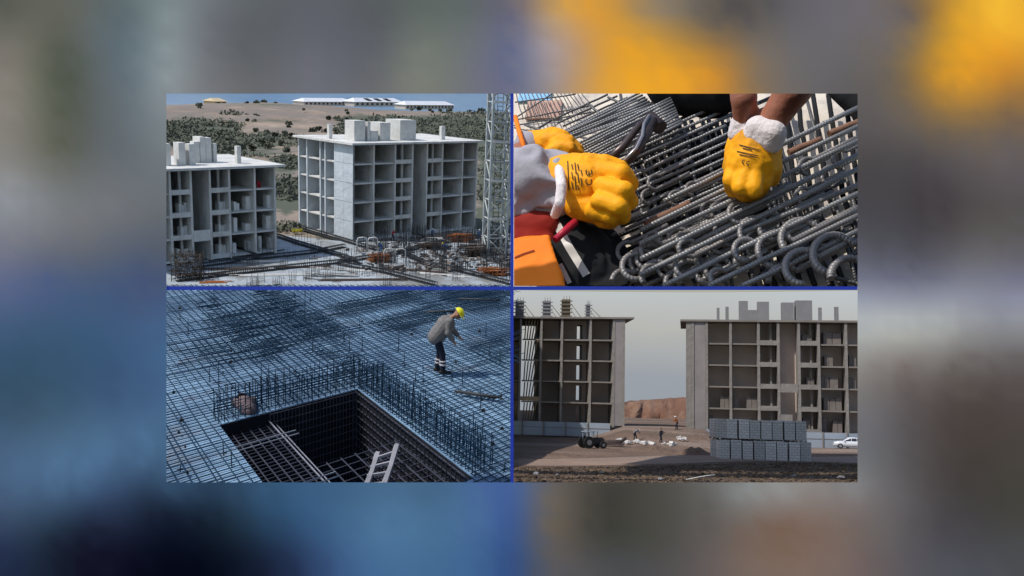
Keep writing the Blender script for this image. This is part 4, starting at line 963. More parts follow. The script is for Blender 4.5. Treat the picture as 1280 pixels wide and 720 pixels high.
# white saloon car
def car():
    p = g4(1064, 560, 0); t = thing('parked_car', 'white saloon car parked by the blue grey hoarding at the right edge', 'car', F4, (p.x, p.y, g4z(p.x, p.y)+.02), R(-5))
    m_paint = mat('white_paint', (.62, .64, .68), .25, spec=.6); m_glass = mat('car_glass', (.015, .018, .022), .08, spec=.8); m_tyre = mat('tyre', (.015, .015, .015), .8); m_rim = mat('rim', (.35, .35, .37), .4, metal=.6)
    sec = [(-2.25, .35, .62, .70), (-2.15, .28, .80, .80), (-1.6, .22, .92, .86), (-1.1, .20, .96, .88), (0, .18, .97, .89), (1.1, .20, .98, .88), (1.7, .22, 1.0, .86), (2.15, .28, .95, .80), (2.28, .38, .75, .72)]
    v = []; f = []
    for x, z0, z1, w in sec:
        v += [(x, -w*.94, z0), (x, -w, (z0+z1)/2), (x, -w*.95, z1-.06), (x, -w*.8, z1), (x, w*.8, z1), (x, w*.95, z1-.06), (x, w, (z0+z1)/2), (x, w*.94, z0)]
    for i in range(len(sec)-1):
        for k in range(8): f.append((i*8+k, i*8+(k+1) % 8, (i+1)*8+(k+1) % 8, (i+1)*8+k))
    f.append(tuple(range(8))[::-1]); f.append(tuple(8*(len(sec)-1)+k for k in range(8)))
    m = MB(); m.poly(v, f, True)
    cab = [(-1.15, .93, .80, 0), (-.45, 1.40, .62, 0), (.1, 1.45, .60, 0), (.75, 1.40, .62, 0), (1.6, .98, .78, 0)]
    v = []; f = []
    for x, z, w, _ in cab: v += [(x, -.82, .90), (x, -w, z), (x, w, z), (x, .82, .90)]
    for i in range(len(cab)-1):
        for k in range(3): f.append((i*4+k, i*4+k+1, (i+1)*4+k+1, (i+1)*4+k))
    m.poly(v, f, True); m.build('body', m_paint, t)
    g = MB()
    for s in (-1, 1):
        for xa, xb in ((-.92, -.05), (.02, .62), (.68, 1.15)):
            def zz(x): return 1.33 if -.45 < x < .75 else (.93+.47*(x+1.15)/.7 if x <= -.45 else 1.40-.42*(x-.75)/.85)-.06
            yb = s*.835; yt = s*.66
            g = MB(); g.poly([(xa, yb, .98), (xb, yb, .98), (xb, yt, max(1.0, zz(xb))), (xa, yt, max(1.0, zz(xa)))], [(0, 1, 2, 3)]); g.build('window', m_glass, t)
    g = MB(); g.poly([(-1.14, -.7, .98), (-1.14, .7, .98), (-.50, .56, 1.39), (-.50, -.56, 1.39)], [(0, 1, 2, 3)]); g.build('windscreen', m_glass, t)
    for x in (-1.38, 1.36):
        for s in (-1, 1):
            w = MB(); w.tube([(x, s*.74, .31), (x, s*.92, .31)], .33, 18); wo = w.build('wheel', m_tyre, t)
            r_ = MB(); r_.tube([(x, s*.92, .31), (x, s*.935, .31)], .20, 14); r_.build('rim', m_rim, wo)
    for s in (-1, 1):
        w = MB(); w.box((-2.20, s*.6, .66), (.12, .3, .12)); w.build('headlight', m_rim, t)
        w = MB(); w.box((2.22, s*.6, .8), (.1, .3, .14)); w.build('tail_light', m_red, t)
        w = MB(); w.box((-.85, s*.92, .98), (.18, .14, .1)); w.build('mirror', m_paint, t)
car()
# old tractor with drum at the foot of the left block
def tractor():
    p = g4(738, 560, .1); t = thing('tractor', 'dark tractor with a big wheel standing before the left hazy block', 'tractor', F4, (p.x, p.y, .1), R(35)); place(t, F4, (p.x, p.y, g4z(p.x, p.y)), R(35), .78)
    mt = mat('tractor_dark', (.05, .045, .05), .6, .4, 2)
    m = MB(); m.box((.9, 0, 1.0), (2.4, .7, .7)); m.box((.9, 0, 1.4), (2.0, .55, .25)); m.build('bonnet', mt, t)
    m = MB()
    for x in (-.9, .1):
        for y in (-.6, .6): m.tube([(x, y, 1.0), (x, y, 2.3)], .06, 5)
    m.box((-.4, 0, 2.35), (1.4, 1.5, .12)); m.build('cab', m_hoard, t)
    for x, r_ in ((-.7, .85), (1.6, .5)):
        for s in (-1, 1):
            w = MB(); w.tube([(x, s*.65, r_), (x, s*1.0, r_)], r_, 20); wo = w.build('wheel', m_boot, t)
            h = MB(); h.tube([(x, s*1.0, r_), (x, s*1.04, r_)], r_*.45, 14); h.build('rim', m_c4g, wo)
    m = MB(); m.tube([(1.2, .2, 1.5), (1.2, .2, 2.4)], .05, 6); m.build('exhaust', mt, t)
    p = g4(762, 557, .1); m = MB(); m.tube([(-1.6, 0, .45), (1.4, 0, .5)], .35, 12); m.tube([(1.2, 0, .5), (1.9, .2, 1.1)], .2, 8); m.box((0, 0, .3), (3.2, 1.2, .25))
    tag(m.build('concrete_mixer', mat('mixer_dark', (.09, .065, .06), .8, .4, 1.5), F=F4, loc=(p.x, p.y, g4z(p.x, p.y))), 'long dark trailer with a drum right of the tractor', 'mixer')
tractor()
# workers and litter in the gap
for px, py, rz_, bend, lab, tp in ((826, 551, 0, 5, 'standing worker in dark clothes in the gap between the two hazy blocks', m_navy), (794, 549, 40, 55, 'worker bending over white sacks in the gap between the hazy blocks', m_greyc), (846, 541, 180, 15, 'worker in a red brown top near the earth bank', m_orange)):
    p = g4(px, py, .1); person(F4, (p.x, p.y, g4z(p.x, p.y)), R(rz_), lab, bend, (30, 60), top=tp, legs=m_navy, helm=None if bend < 10 else m_whelm)
m_sack = mat('white_sheet', (.75, .73, .7), .8, .2, 2)
for px, py, w, lab in ((783, 544, 10, 'white sheet lying left of the bending worker'), (806, 545, 16, 'white sacks lying right of the bending worker'), (838, 545, 14, 'white boards lying behind the standing worker'), (852, 542, 9, 'white sacks at the corner of the long hazy block'), (796, 543, 6, 'small white bundle by the bending worker'), (776, 551, 6, 'white scrap beside the dark trailer')):
    p = g4(px, py, .1); m = MB(); sc = p.y/FPX
    for k in range(12):
        m.box((random.uniform(-.6, .6)*w*sc, random.uniform(-1.2, 1.2), .05+random.random()*.3), (w*sc*random.uniform(.08, .35), random.uniform(.2, .7), random.uniform(.08, .3)), rot=Matrix.Rotation(random.uniform(-1.5, 1.5), 3, 'Z') @ Matrix.Rotation(random.uniform(-.4, .4), 3, 'Y'))
    tag(m.build('sack_heap', m_sack, F=F4, loc=(p.x, p.y, g4z(p.x, p.y))), lab, 'sacks')
# spoil heaps between the blocks
for px, py, w, h, lab in ((812, 566, 75, 9, 'low dark soil heap in front of the workers'), (868, 570, 50, 11, 'brown soil heap at the left end of the block pallets'), (700, 570, 80, 4, 'flat soil heap before the left hazy block')):
    p = g4(px, py, 0); sc = p.y/FPX; v = []; f = []; W = w*sc; Hh = h*sc; n = 20
    for j in range(9):
        for i in range(n+1):
            u = -1+2*i/n; q = -1+2*j/8; e = max(0, 1-u*u)*max(0, 1-q*q)
            v.append((u*W/2, q*W*.35+W*.3, Hh*e*(.75+.6*mn.noise(Vector((u*3, q*3, px))))-.05))
    for j in range(8):
        for i in range(n): a = j*(n+1)+i; f.append((a, a+1, a+n+2, a+n+1))
    m = MB(); m.poly(v, f, True); tag(m.build('soil_heap', m_soil, F=F4, loc=(p.x, p.y, g4z(p.x, p.y)-.05)), lab, 'soil heap')

# ================================================================== compartment 3 : foundation mat, dusk-blue light painted into the slab colour
m_slab3 = mat('dusk_blue_blinding', (.25, .41, .59), .9, .3, .5, .25, lo=.3, hi=.6, bscale=4)  # blue of the dusk light painted into the concrete colour
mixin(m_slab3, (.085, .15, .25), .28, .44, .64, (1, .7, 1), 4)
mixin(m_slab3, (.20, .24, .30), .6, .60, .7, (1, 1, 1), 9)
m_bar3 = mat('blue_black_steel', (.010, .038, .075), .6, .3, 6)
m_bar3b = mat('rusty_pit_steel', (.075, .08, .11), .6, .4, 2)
m_pit = mat('dark_pit', (.012, .014, .022), 1, .4, 2)
def d2(v): v = Vector((v.x, v.y, 0)); return v.normalized()
dA = d2(F3.dir(1650, 130)); dB = d2(F3.dir(-40, 130))
O3 = F3.at(447, 486, 0)
def ab(p):
    q = p-O3; det = dA.x*dB.y-dA.y*dB.x; return ((q.x*dB.y-q.y*dB.x)/det, (dA.x*q.y-dA.y*q.x)/det)
def P3(a, b_, z=0.0): return O3+dA*a+dB*b_+Vector((0, 0, z))
aL = ab(F3.at(277, 535, 0))[0]; bN = ab(F3.at(602, 594, 0))[1]
reg = [ab(F3.at(px, py, 0)) for px, py in ((110, 640), (640, 640), (640, 357.5), (110, 357.5))]
def clip_poly(poly, f):
    out = []
    for i in range(len(poly)):
        p, q = poly[i], poly[(i+1) % len(poly)]; fp, fq = f(p), f(q)
        if fp >= 0: out.append(p)
        if fp*fq < 0: t = fp/(fp-fq); out.append((p[0]+(q[0]-p[0])*t, p[1]+(q[1]-p[1])*t))
    return out
pieces = []
rest = reg
pieces.append(clip_poly(rest, lambda p: p[1])); rest = clip_poly(rest, lambda p: -p[1])
pieces.append(clip_poly(rest, lambda p: p[0])); rest = clip_poly(rest, lambda p: -p[0])
pieces.append(clip_poly(rest, lambda p: bN-p[1])); rest = clip_poly(rest, lambda p: p[1]-bN)
pieces.append(clip_poly(rest, lambda p: aL-p[0])); pit = clip_poly(rest, lambda p: p[0]-aL)
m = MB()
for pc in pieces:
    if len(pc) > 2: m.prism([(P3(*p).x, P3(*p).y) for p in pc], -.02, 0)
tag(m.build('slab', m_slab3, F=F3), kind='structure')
# pit
PD = -2.2
m = MB(); pp_ = [(P3(*p).x, P3(*p).y) for p in pit]; n = len(pp_)
m.poly([(x, y, PD) for x, y in pp_]+[(x, y, -.021) for x, y in pp_], [tuple(range(n))]+[(i, (i+1) % n, n+(i+1) % n, n+i) for i in range(n)])
tag(m.build('pit', m_pit, F=F3), kind='structure')
def clip_line(poly, ax, c):
    """interval of the other coordinate where coordinate ax == c runs inside the convex poly"""
    ts = []
    for i in range(len(poly)):
        p, q = poly[i], poly[(i+1) % len(poly)]
        if (p[ax]-c)*(q[ax]-c) < 0: t = (c-p[ax])/(q[ax]-p[ax]); ts.append(p[1-ax]+(q[1-ax]-p[1-ax])*t)
    return (min(ts), max(ts)) if len(ts) >= 2 else None
mat_t = thing('rebar_mat', 'wide tied mat of thin dark steel bars laid over the dusk-blue slab around the pit', 'rebar mat', F3)
bars = []
rnd = random.Random(11)
def add_bar(ax, c, z, poly=reg, hole=True, r=.0115):
    iv = clip_line(poly, ax, c)
    if not iv: return
    segs = [iv]
    if not hole: segs = [(iv[0]-rnd.uniform(-.5, .7), iv[1]+rnd.uniform(-.5, .7))]
    if hole:
        inside = (bN < c < 0) if ax == 1 else (aL < c < 0)
        lo, hi = ((aL, 0) if ax == 1 else (bN, 0))
        if inside:
            e = rnd.uniform(.0, .12); segs = [(iv[0], min(iv[1], lo-e*.0)), (max(iv[0], hi+e*.0), iv[1])]
    for s0, s1 in segs:
        if s1-s0 < .15: continue
        w = rnd.uniform(-.035, .035)
        P = (lambda t, o: P3(t, c+o, z)) if ax == 1 else (lambda t, o: P3(c+o, t, z))
        k = max(2, int((s1-s0)/3)); path = [P(s0+(s1-s0)*i/k, w*math.sin(i*1.7)+rnd.uniform(-.012, .012)) for i in range(k+1)]
        mid = path[0]; bars.append((mid.y, path, r))
amin, amax = min(p[0] for p in reg), max(p[0] for p in reg); bmin, bmax = min(p[1] for p in reg), max(p[1] for p in reg)
c = bmin+.05
while c < bmax: add_bar(1, c+rnd.uniform(-.035, .035), .035); c += .17
c = amin+.05
while c < amax: add_bar(0, c+rnd.uniform(-.04, .04), .055); c += .20
bars.sort(key=lambda t: t[0])
for y, path, r in bars[:98]:
    m = MB(); m.tube(path, r, 5, smooth=False); m.build('bar', m_bar3, mat_t)
m = MB()
for y, path, r in bars[98:]: m.tube(path, r, 4, smooth=False)
tag(m.build('bars', m_bar3, mat_t), kind='stuff')
# denser doubled strips of reinforcement
def strip(px4, lab, sp=.09, z=.09, r=.009, both=False):
    sp *= 1.15
    poly = [ab(F3.at(px, py, 0)) for px, py in px4]; poly = clip_poly(poly, lambda p: 1) 
    m = MB(); save = list(bars); bars.clear()
    a0, a1 = min(p[0] for p in poly), max(p[0] for p in poly); b0, b1_ = min(p[1] for p in poly), max(p[1] for p in poly)
    c = b0+.02
    while c < b1_: add_bar(1, c, z, poly, False, r); c += sp
    c = a0+.02
    while both and c < a1: add_bar(0, c, z+.02, poly, False, r); c += sp*1.3
    c = a0+.06
    while c < a1: add_bar(0, c, z+.02, poly, False, r); c += .21
    for _, path, r_ in bars: m.tube(path, r_, 4, smooth=False)
    bars.clear(); bars.extend(save)
    tag(m.build('rebar_strip', m_bar3, F=F3), lab, 'rebar strip')
def AB(px, py): return ab(F3.at(px, py, 0))
def band(px0, py0, px1, py1, w): # quad along a grid-ish direction with width w px
    dx, dy = px1-px0, py1-py0; L0 = math.hypot(dx, dy); nx_, ny_ = -dy/L0*w/2, dx/L0*w/2
    return ((px0+nx_, py0+ny_), (px1+nx_, py1+ny_), (px1-nx_, py1-ny_), (px0-nx_, py0-ny_))
strip(((262, 402), (352, 372), (402, 425), (318, 452)), 'dark doubled bars in the wide patch left of the middle of the mat')
strip(((232, 430), (290, 420), (318, 455), (250, 462)), 'doubled bars in the brownish patch at the left of the mat', .10)
strip(band(328, 362, 400, 418, 9), 'narrow dark doubled strip running down from the top edge', .06)
strip(band(262, 375, 345, 452, 7), 'narrow dark doubled strip in the upper left of the mat', .06)
strip(band(400, 440, 470, 478, 14), 'doubled strip ending at the back corner of the pit', .08)
strip(((470, 405), (545, 380), (560, 398), (500, 420)), 'dark doubled bars in the patch behind the bending worker', .08)
strip(((545, 362), (636, 362), (636, 388), (570, 392)), 'darkest doubled patch in the upper right corner of the mat', .07)
strip(band(415, 392, 520, 372, 16), 'doubled strip along the upper middle of the mat', .08)
strip(((590, 430), (638, 420), (638, 452), (610, 462)), 'doubled patch right of the bending worker', .09)
strip(((380, 402), (408, 396), (440, 425), (412, 432)), 'doubled patch in the centre of the mat', .09)
# upright starter bars fringing the pit
def fringe(a0, b0, a1, b1_, lab, h=.68, sp=.14, rows=3, off=(0, 0)):
    m = MB(); L0 = (P3(a1, b1_)-P3(a0, b0)).length; n = int(L0/sp)
    for r_ in range(rows):
        for k in range(n+1):
            t = (k+rnd.uniform(-.25, .25))/n; a = a0+(a1-a0)*t+off[0]*r_; b_ = b0+(b1_-b0)*t+off[1]*r_
            hh = h*rnd.uniform(.75, 1.1); p = P3(a, b_, 0); q = p+Vector((rnd.uniform(-.03, .03), rnd.uniform(-.03, .03), hh))
            m.tube([p+Vector((0, 0, -.25)), q], .0105, 4, smooth=False)
            if rnd.random() < .25: m.tube([q, q+Vector((rnd.uniform(-.12, .12), rnd.uniform(-.05, .05), -.02))], .010, 3, smooth=False)
        for zz in (.18, .4, .62):
            m.tube([P3(a0+off[0]*r_, b0+off[1]*r_, zz), P3(a1+off[0]*r_, b1_+off[1]*r_, zz)], .010, 4, smooth=False)
    tag(m.build('starter_bars', m_bar3, F=F3), lab, 'starter bars')
fringe(aL, .04, .1, .04, 'row of upright starter bars along the back left edge of the pit', off=(0, .22), rows=3)
fringe(.04, 0, .04, bN, 'row of upright starter bars along the right edge of the pit', off=(.22, 0), rows=3)
# lone upright bars on the mat
lone = ((368, 372, 12), (381, 400, 40), (274, 480, 30), (336, 480, 26), (327, 485, 40), (268, 380, 20), (450, 412, 18), (453, 440, 22), (498, 440, 30), (505, 460, 24), (519, 478, 20), (529, 480, 26), (565, 478, 22), (578, 482, 24), (612, 446, 18), (625, 455, 20), (607, 422, 20), (601, 512, 28), (603, 548, 30), (592, 540, 28), (437, 440, 20), (456, 470, 26), (430, 430, 20), (235, 420, 22), (225, 400, 14), (391, 440, 30), (225, 590, 12), (290, 585, 26), (280, 570, 20), (545, 395, 12), (512, 410, 16), (388, 378, 12), (300, 415, 20), (262, 478, 20), (600, 570, 34), (630, 590, 20))
u = None
for px, py, h in lone:
    p = F3.at(px, py, 0); m = MB(); hh = h*p.y/FPX
    m.tube([(0, 0, -.05), (rnd.uniform(-.02, .02), 0, hh)], .011, 5); m.tube([(-.05, 0, .05), (.05, 0, .06)], .012, 4)
    tag(m.build('upright_bar', m_bar3, F=F3, loc=(p.x, p.y, 0)), 'single thin upright bar standing out of the mat', 'bar', 'lone upright bars on the mat')
# small dark spacer blocks
for k in range(60):
    px = rnd.uniform(215, 632); py = rnd.uniform(372, 600); p = F3.at(px, py, .06); a, b_ = ab(p)
    if aL-.3 < a < .9 and bN-.2 < b_ < .9: continue
    m = MB(); s = rnd.uniform(.018, .034); m.prism([(-s, -s), (s, -s*.8), (s*.9, s), (-s, s*.8)], 0, s*1.6); m.tube([(0, 0, s*1.6), (0, 0, s*2.2)], s*.5, 6)
    tag(m.build('spacer_block', m_boot, F=F3, loc=(p.x, p.y, .07), rz=rnd.uniform(0, 3)), 'small dark spacer block sitting among the bars of the mat', 'spacer', 'spacer blocks on the mat')
# bar bundles left on the mat
for px, py, L0, an, lab in ((596, 494, 1.0, -32, 'short dark bundle of bars lying right of the pit'), (600, 375, 1.4, -10, 'dark timber offcut lying in the upper right corner'), (553, 390, .9, 5, 'short dark bar bundle behind the worker')):
    p = F3.at(px, py, .1); m = MB()
    for k in range(7): m.tube([(-L0/2+rnd.uniform(-.1, .1), (k % 4)*.035, (k//4)*.03), (L0/2+rnd.uniform(-.1, .1), (k % 4)*.035+.02, (k//4)*.03)], .016, 5)
    tag(m.build('bar_bundle', m_steel, F=F3, loc=(p.x, p.y, .09), rz=R(an)), lab, 'bar bundle')
# reinforcement inside the pit
m = MB(); S = -.30
def pbar(mb, a0, b0, a1, b1_, z, r=.013): mb.tube([P3(a0, b0, z), P3(a1, b1_, z)], r, 4, smooth=False)
pw = 1.15
aI = aL+pw    # inner edge of the shallow left shelf
def inner(ax, c): return clip_line(pit, ax, c)
cage = thing('pit_cage', 'dark reinforcement cage lining the pit with bright rusty upper bars', 'rebar cage', F3)
m = MB(); c = bN+.1
while c < -.05:
    iv = inner(1, c)
    if iv: pbar(m, max(aL, iv[0]), c, min(aI+.05, iv[1]), c, S)
    c += .16
c = aL+.08
while c < aI:
    iv = inner(0, c)
    if iv: pbar(m, c, iv[0], c, iv[1], S+.03)
    c += .2
m.build('shelf_mat', m_bar3b, cage)
m = MB()
for c in (-1.15, -1.35, bN*.62, bN*.62-.2): 
    iv = inner(1, c)
    if iv: pbar(m, max(aL-.1, iv[0]), c, min(aI+.25, iv[1]), c, -.08, .013)
iv = inner(0, aI); pbar(m, aI, iv[0], aI, 0, -.2, .015); pbar(m, aI+.16, iv[0], aI+.16, 0, -.3, .012)
m.build('edge_bar', mat('pale_bar', (.30, .32, .38), .5, .3, 3), cage)
m = MB()
for k in range(11):   # back and right walls of the deep part: horizontal bars
    z = -.04-k*.18; pbar(m, aI, -.08, -.05, -.08, z); iv = inner(0, -.08); pbar(m, -.08, iv[0], -.08, -.05, z)
for k in range(26):
    a = aI+(0-aI)*k/26; m.tube([P3(a, -.1, -.02), P3(a, -.1, PD)], .011, 4, smooth=False)
for k in range(30):
    b_ = bN*k/30; m.tube([P3(-.1, b_, -.02), P3(-.1, b_, PD)], .011, 4, smooth=False)
m.build('wall_mat', m_bar3b, cage)
m = MB(); c = bN+.1
while c < -.1:
    iv = inner(1, c)
    if iv: pbar(m, max(aI, iv[0]), c, iv[1]-.05, c, PD+.12)
    c += .2
c = aI+.1
while c < -.05:
    iv = inner(0, c)
    if iv: pbar(m, c, iv[0], c, iv[1], PD+.16)
    c += .2
m.build('floor_mat', m_bar3b, cage)
# mid-height mats on the right-hand ledge
m = MB(); c = bN+.06
while c < bN*.45:
    iv = inner(1, c)
    if iv: pbar(m, max(iv[0], -2.6), c, 0, c, -.35)
    c += .3
c = -2.6
while c < 0:
    iv = inner(0, c)
    if iv: pbar(m, c, iv[0], c, bN*.45, -.32)
    c += .34
m.build('ledge_mat', m_bar3b, cage)
# timber ladder
m_lad = mat('pale_timber', (.33, .33, .36), .9, .3, 3)
lt = thing('timber_ladder', 'pale home-made timber ladder leaning out of the dark pit', 'ladder', F3)
A0, A1 = F3.at(456, 612, -.35), F3.at(482, 560, .55); B0, B1 = F3.at(484, 612, -.35), F3.at(497, 556, .55)
A1 = F3.aty(472, 567, A0.y+1.2); B1 = F3.aty(496, 557, B0.y+1.2); A0 = F3.aty(456, 612, A0.y); B0 = F3.aty(478, 612, B0.y)
for a, b_ in ((A0, A1), (B0, B1)): m = MB(); m.tube([a, a.lerp(b_, .5)+Vector((.02, 0, .02)), b_], [.07, .05, .062], 5, smooth=False); m.build('rail', m_lad, lt)
for k in range(4):
    t = .12+k*.24; m = MB(); m.tube([A0.lerp(A1, t)-(B0-A0)*.15, B0.lerp(B1, t+.02)+(B0-A0)*.12], .035, 4, smooth=False); m.build('rung', m_lad, lt)
# workers
p = F3.at(550, 466, .07)
person(F3, (p.x, p.y, .07), R(-6), 'worker in grey top and yellow helmet bending over the steel mat', 36, (-4, 12), step=.07, detail=True, elb=34, bulk=1.25)
m_greyc2 = mat('brown_grey_top', (.16, .12, .13), .9, .3, 8)
p = F3.at(310, 563, -.9)
person(F3, (p.x, p.y, -.9), R(105), 'worker in brown grey top and dark helmet bent over at the left pit edge', 84, (20, 35), step=.08, top=m_greyc2, legs=mat('blue_trousers', (.03, .06, .10), .9), helm=mat('dark_helmet', (.10, .08, .09), .5), detail=True, strips=False)

# ================================================================== compartment 2 : gloved hands over cut rebar
def W(px, py, h=0.0): return F2.at(px, py, h)
PX = 1.44e-3
m_ground2 = mat('cream_ground', (.78, .69, .57), .9, .2, 3, .3)
mixin(m_ground2, (.45, .40, .36), 9, .5, .62, (1, 1, 1), 3)
def rebar_mat(name, col, var=.35, rough=.42, metal=.35, rib=190):
    m = mat(name, col, rough, var, 9, 0, metal=metal, spec=.5); nt = m.node_tree; pb = nt.nodes['Principled BSDF']
    uv = nt.nodes.new('ShaderNodeUVMap'); wv = nt.nodes.new('ShaderNodeTexWave'); wv.inputs['Scale'].default_value = rib/6.283*2; wv.inputs['Distortion'].default_value = .4
    mp = nt.nodes.new('ShaderNodeMapping'); mp.inputs['Scale'].default_value = (1, .02, 1); mp.inputs['Rotation'].default_value = (0, 0, .25)
    bp = nt.nodes.new('ShaderNodeBump'); bp.inputs['Strength'].default_value = .55; bp.inputs['Distance'].default_value = .003
    nt.links.new(uv.outputs[0], mp.inputs[0]); nt.links.new(mp.outputs[0], wv.inputs['Vector']); nt.links.new(wv.outputs['Fac'], bp.inputs['Height']); nt.links.new(bp.outputs[0], pb.inputs['Normal'])
    return m
m_rb = rebar_mat('ribbed_steel', (.31, .305, .30)); m_rb2 = rebar_mat('dark_ribbed_steel', (.13, .128, .125)); m_rust = rebar_mat('rusty_steel', (.30, .15, .09), .4, .8, 0)
m_loop = rebar_mat('bent_steel', (.33, .31, .30), .4, .45, .3)
m_yel = mat('yellow_glove', (.93, .40, .006), .62, 0, 5, .35, col2=(.66, .25, .008), bscale=26, lo=.30, hi=.5, spec=.22)
mixin(m_yel, (.33, .15, .02), 11, .55, .70, (1, 1, 1), 4, .75)  # brown noise for dirt and painted-in dark creases
m_cuff = mat('white_cuff', (.80, .74, .75), .95, .12, 60, .25, bscale=150)
m_sleeve = mat('grey_sleeve', (.40, .39, .44), .95, .2, 12, .12, bscale=160)
m_or = mat('orange_workwear', (.95, .23, .01), .7, .15, 5, .1); m_blackc = mat('black_cloth', (.012, .013, .015), .9, .3, 8)
m_skin2 = mat('brown_skin', (.40, .16, .10), .5, .25, 8, .15, bscale=60); m_silver = mat('reflective_tape', (.55, .52, .47), .4, .2, 5)
m_redp = mat('red_grip', (.45, .015, .04), .4); m_tool = mat('tool_steel', (.11, .085, .08), .35, .3, 12, metal=.6); m_edge = mat('bright_edge', (.45, .42, .42), .3, metal=.8)
# ground sheet (the compartment ends at the screen's dividers)
m = MB(); pts = [W(641, 358.8), W(1200, 358.8), W(1200, 60), W(641, 60)]; m.poly([(p.x, p.y, 0) for p in pts], [(0, 1, 2, 3)])
tag(m.build('yard_ground', m_ground2, F=F2), kind='structure')
def seg(px0, py0, px1, py1):
    """cut a segment to the compartment's left and lower edge"""
    if px0 > px1: px0, py0, px1, py1 = px1, py1, px0, py0
    if px0 < 642.5: t = (642.5-px0)/(px1-px0); px0, py0 = 642.5, py0+(py1-py0)*t
    if py0 > 357.5 and py1 < 357.5: t = (py0-357.5)/(py0-py1); px0, py0 = px0+(px1-px0)*t, 357.5
    elif py1 > 357.5 and py0 < 357.5: t = (357.5-py0)/(py1-py0); px1, py1 = px0+(px1-px0)*t, 357.5
    return px0, py0, px1, py1
def bar2(px0, py0, px1, py1, h0, h1, rpx, m_, lab, cat='steel bar', group='loose steel bars of the pile', n=8, name='rebar', sag=0):
    px0, py0, px1, py1 = seg(px0, py0, px1, py1)
    a = W(px0, py0, h0); b_ = W(px1, py1, h1); o = a.copy(); k = 6
    pth = [a.lerp(b_, i/k)-o+Vector((random.uniform(-.001, .001), random.uniform(-.001, .001), -sag*math.sin(math.pi*i/k))) for i in range(k+1)]
    mb = MB(); mb.tube(pth, rpx*PX, n); return tag(mb.build(name, m_, F=F2, loc=o), lab, cat, group)
rnd = random.Random(21); random.seed(21)
m_blk2 = rebar_mat('shade_black_steel', (.022, .021, .022))  # low bars coloured black to stand for the shade inside the pile
# long foreground bars
for y in (239, 260, 278, 297, 316, 344, 371, 392):
    bar2(800 if y > 250 else 830, y+.48*(857-(800 if y > 250 else 830)), 1085, y-.48*228+rnd.uniform(-2, 2), .145, .14, 2.7, m_rb, 'long thick ribbed steel bar running across the front of the pile to the right edge', n=10, group='long thick bars at the front')
bar2(905, 300, 1085, 226, .135, .13, 2.8, m_rb, 'long thick ribbed steel bar running across the front of the pile to the right edge', n=10, group='long thick bars at the front')
# middle bars that end in hooks
def hook_bar(px, py, rr, ang0, sweep, L0, slope, h, rpx, m_, lab='steel bar bent into a round hook at its end'):
    """a semicircular hook (screen-like centre px,py on the plane h) followed by a straight leg"""
    pts = []; n = 12
    for i in range(n+1):
        a = R(ang0+sweep*i/n); pts.append((px+rr*math.cos(a), py+rr*.92*math.sin(a), h+.012*math.sin(math.pi*i/n)))
    lx, ly, _ = pts[-1]; q = (lx-pts[-2][0], ly-pts[-2][1]); 
    d = (math.cos(math.atan(slope)), -math.sin(math.atan(slope)))
    s = 1 if q[0]*d[0]+q[1]*d[1] > 0 else -1
    for t in (.3, .7, 1): pts.append((lx+d[0]*L0*t*s, ly+d[1]*L0*t*s, h))
    pts = [p for p in pts if p[1] < 356 and 643 < p[0] < 1084]
    if len(pts) < 4: return
    P = [W(*p) for p in pts]; o = P[0].copy(); mb = MB(); mb.tube([p-o for p in P], rpx*PX, 8); tag(mb.build('hooked_rebar', m_, F=F2, loc=o), lab, 'hooked bar', 'hooked bars of the pile')
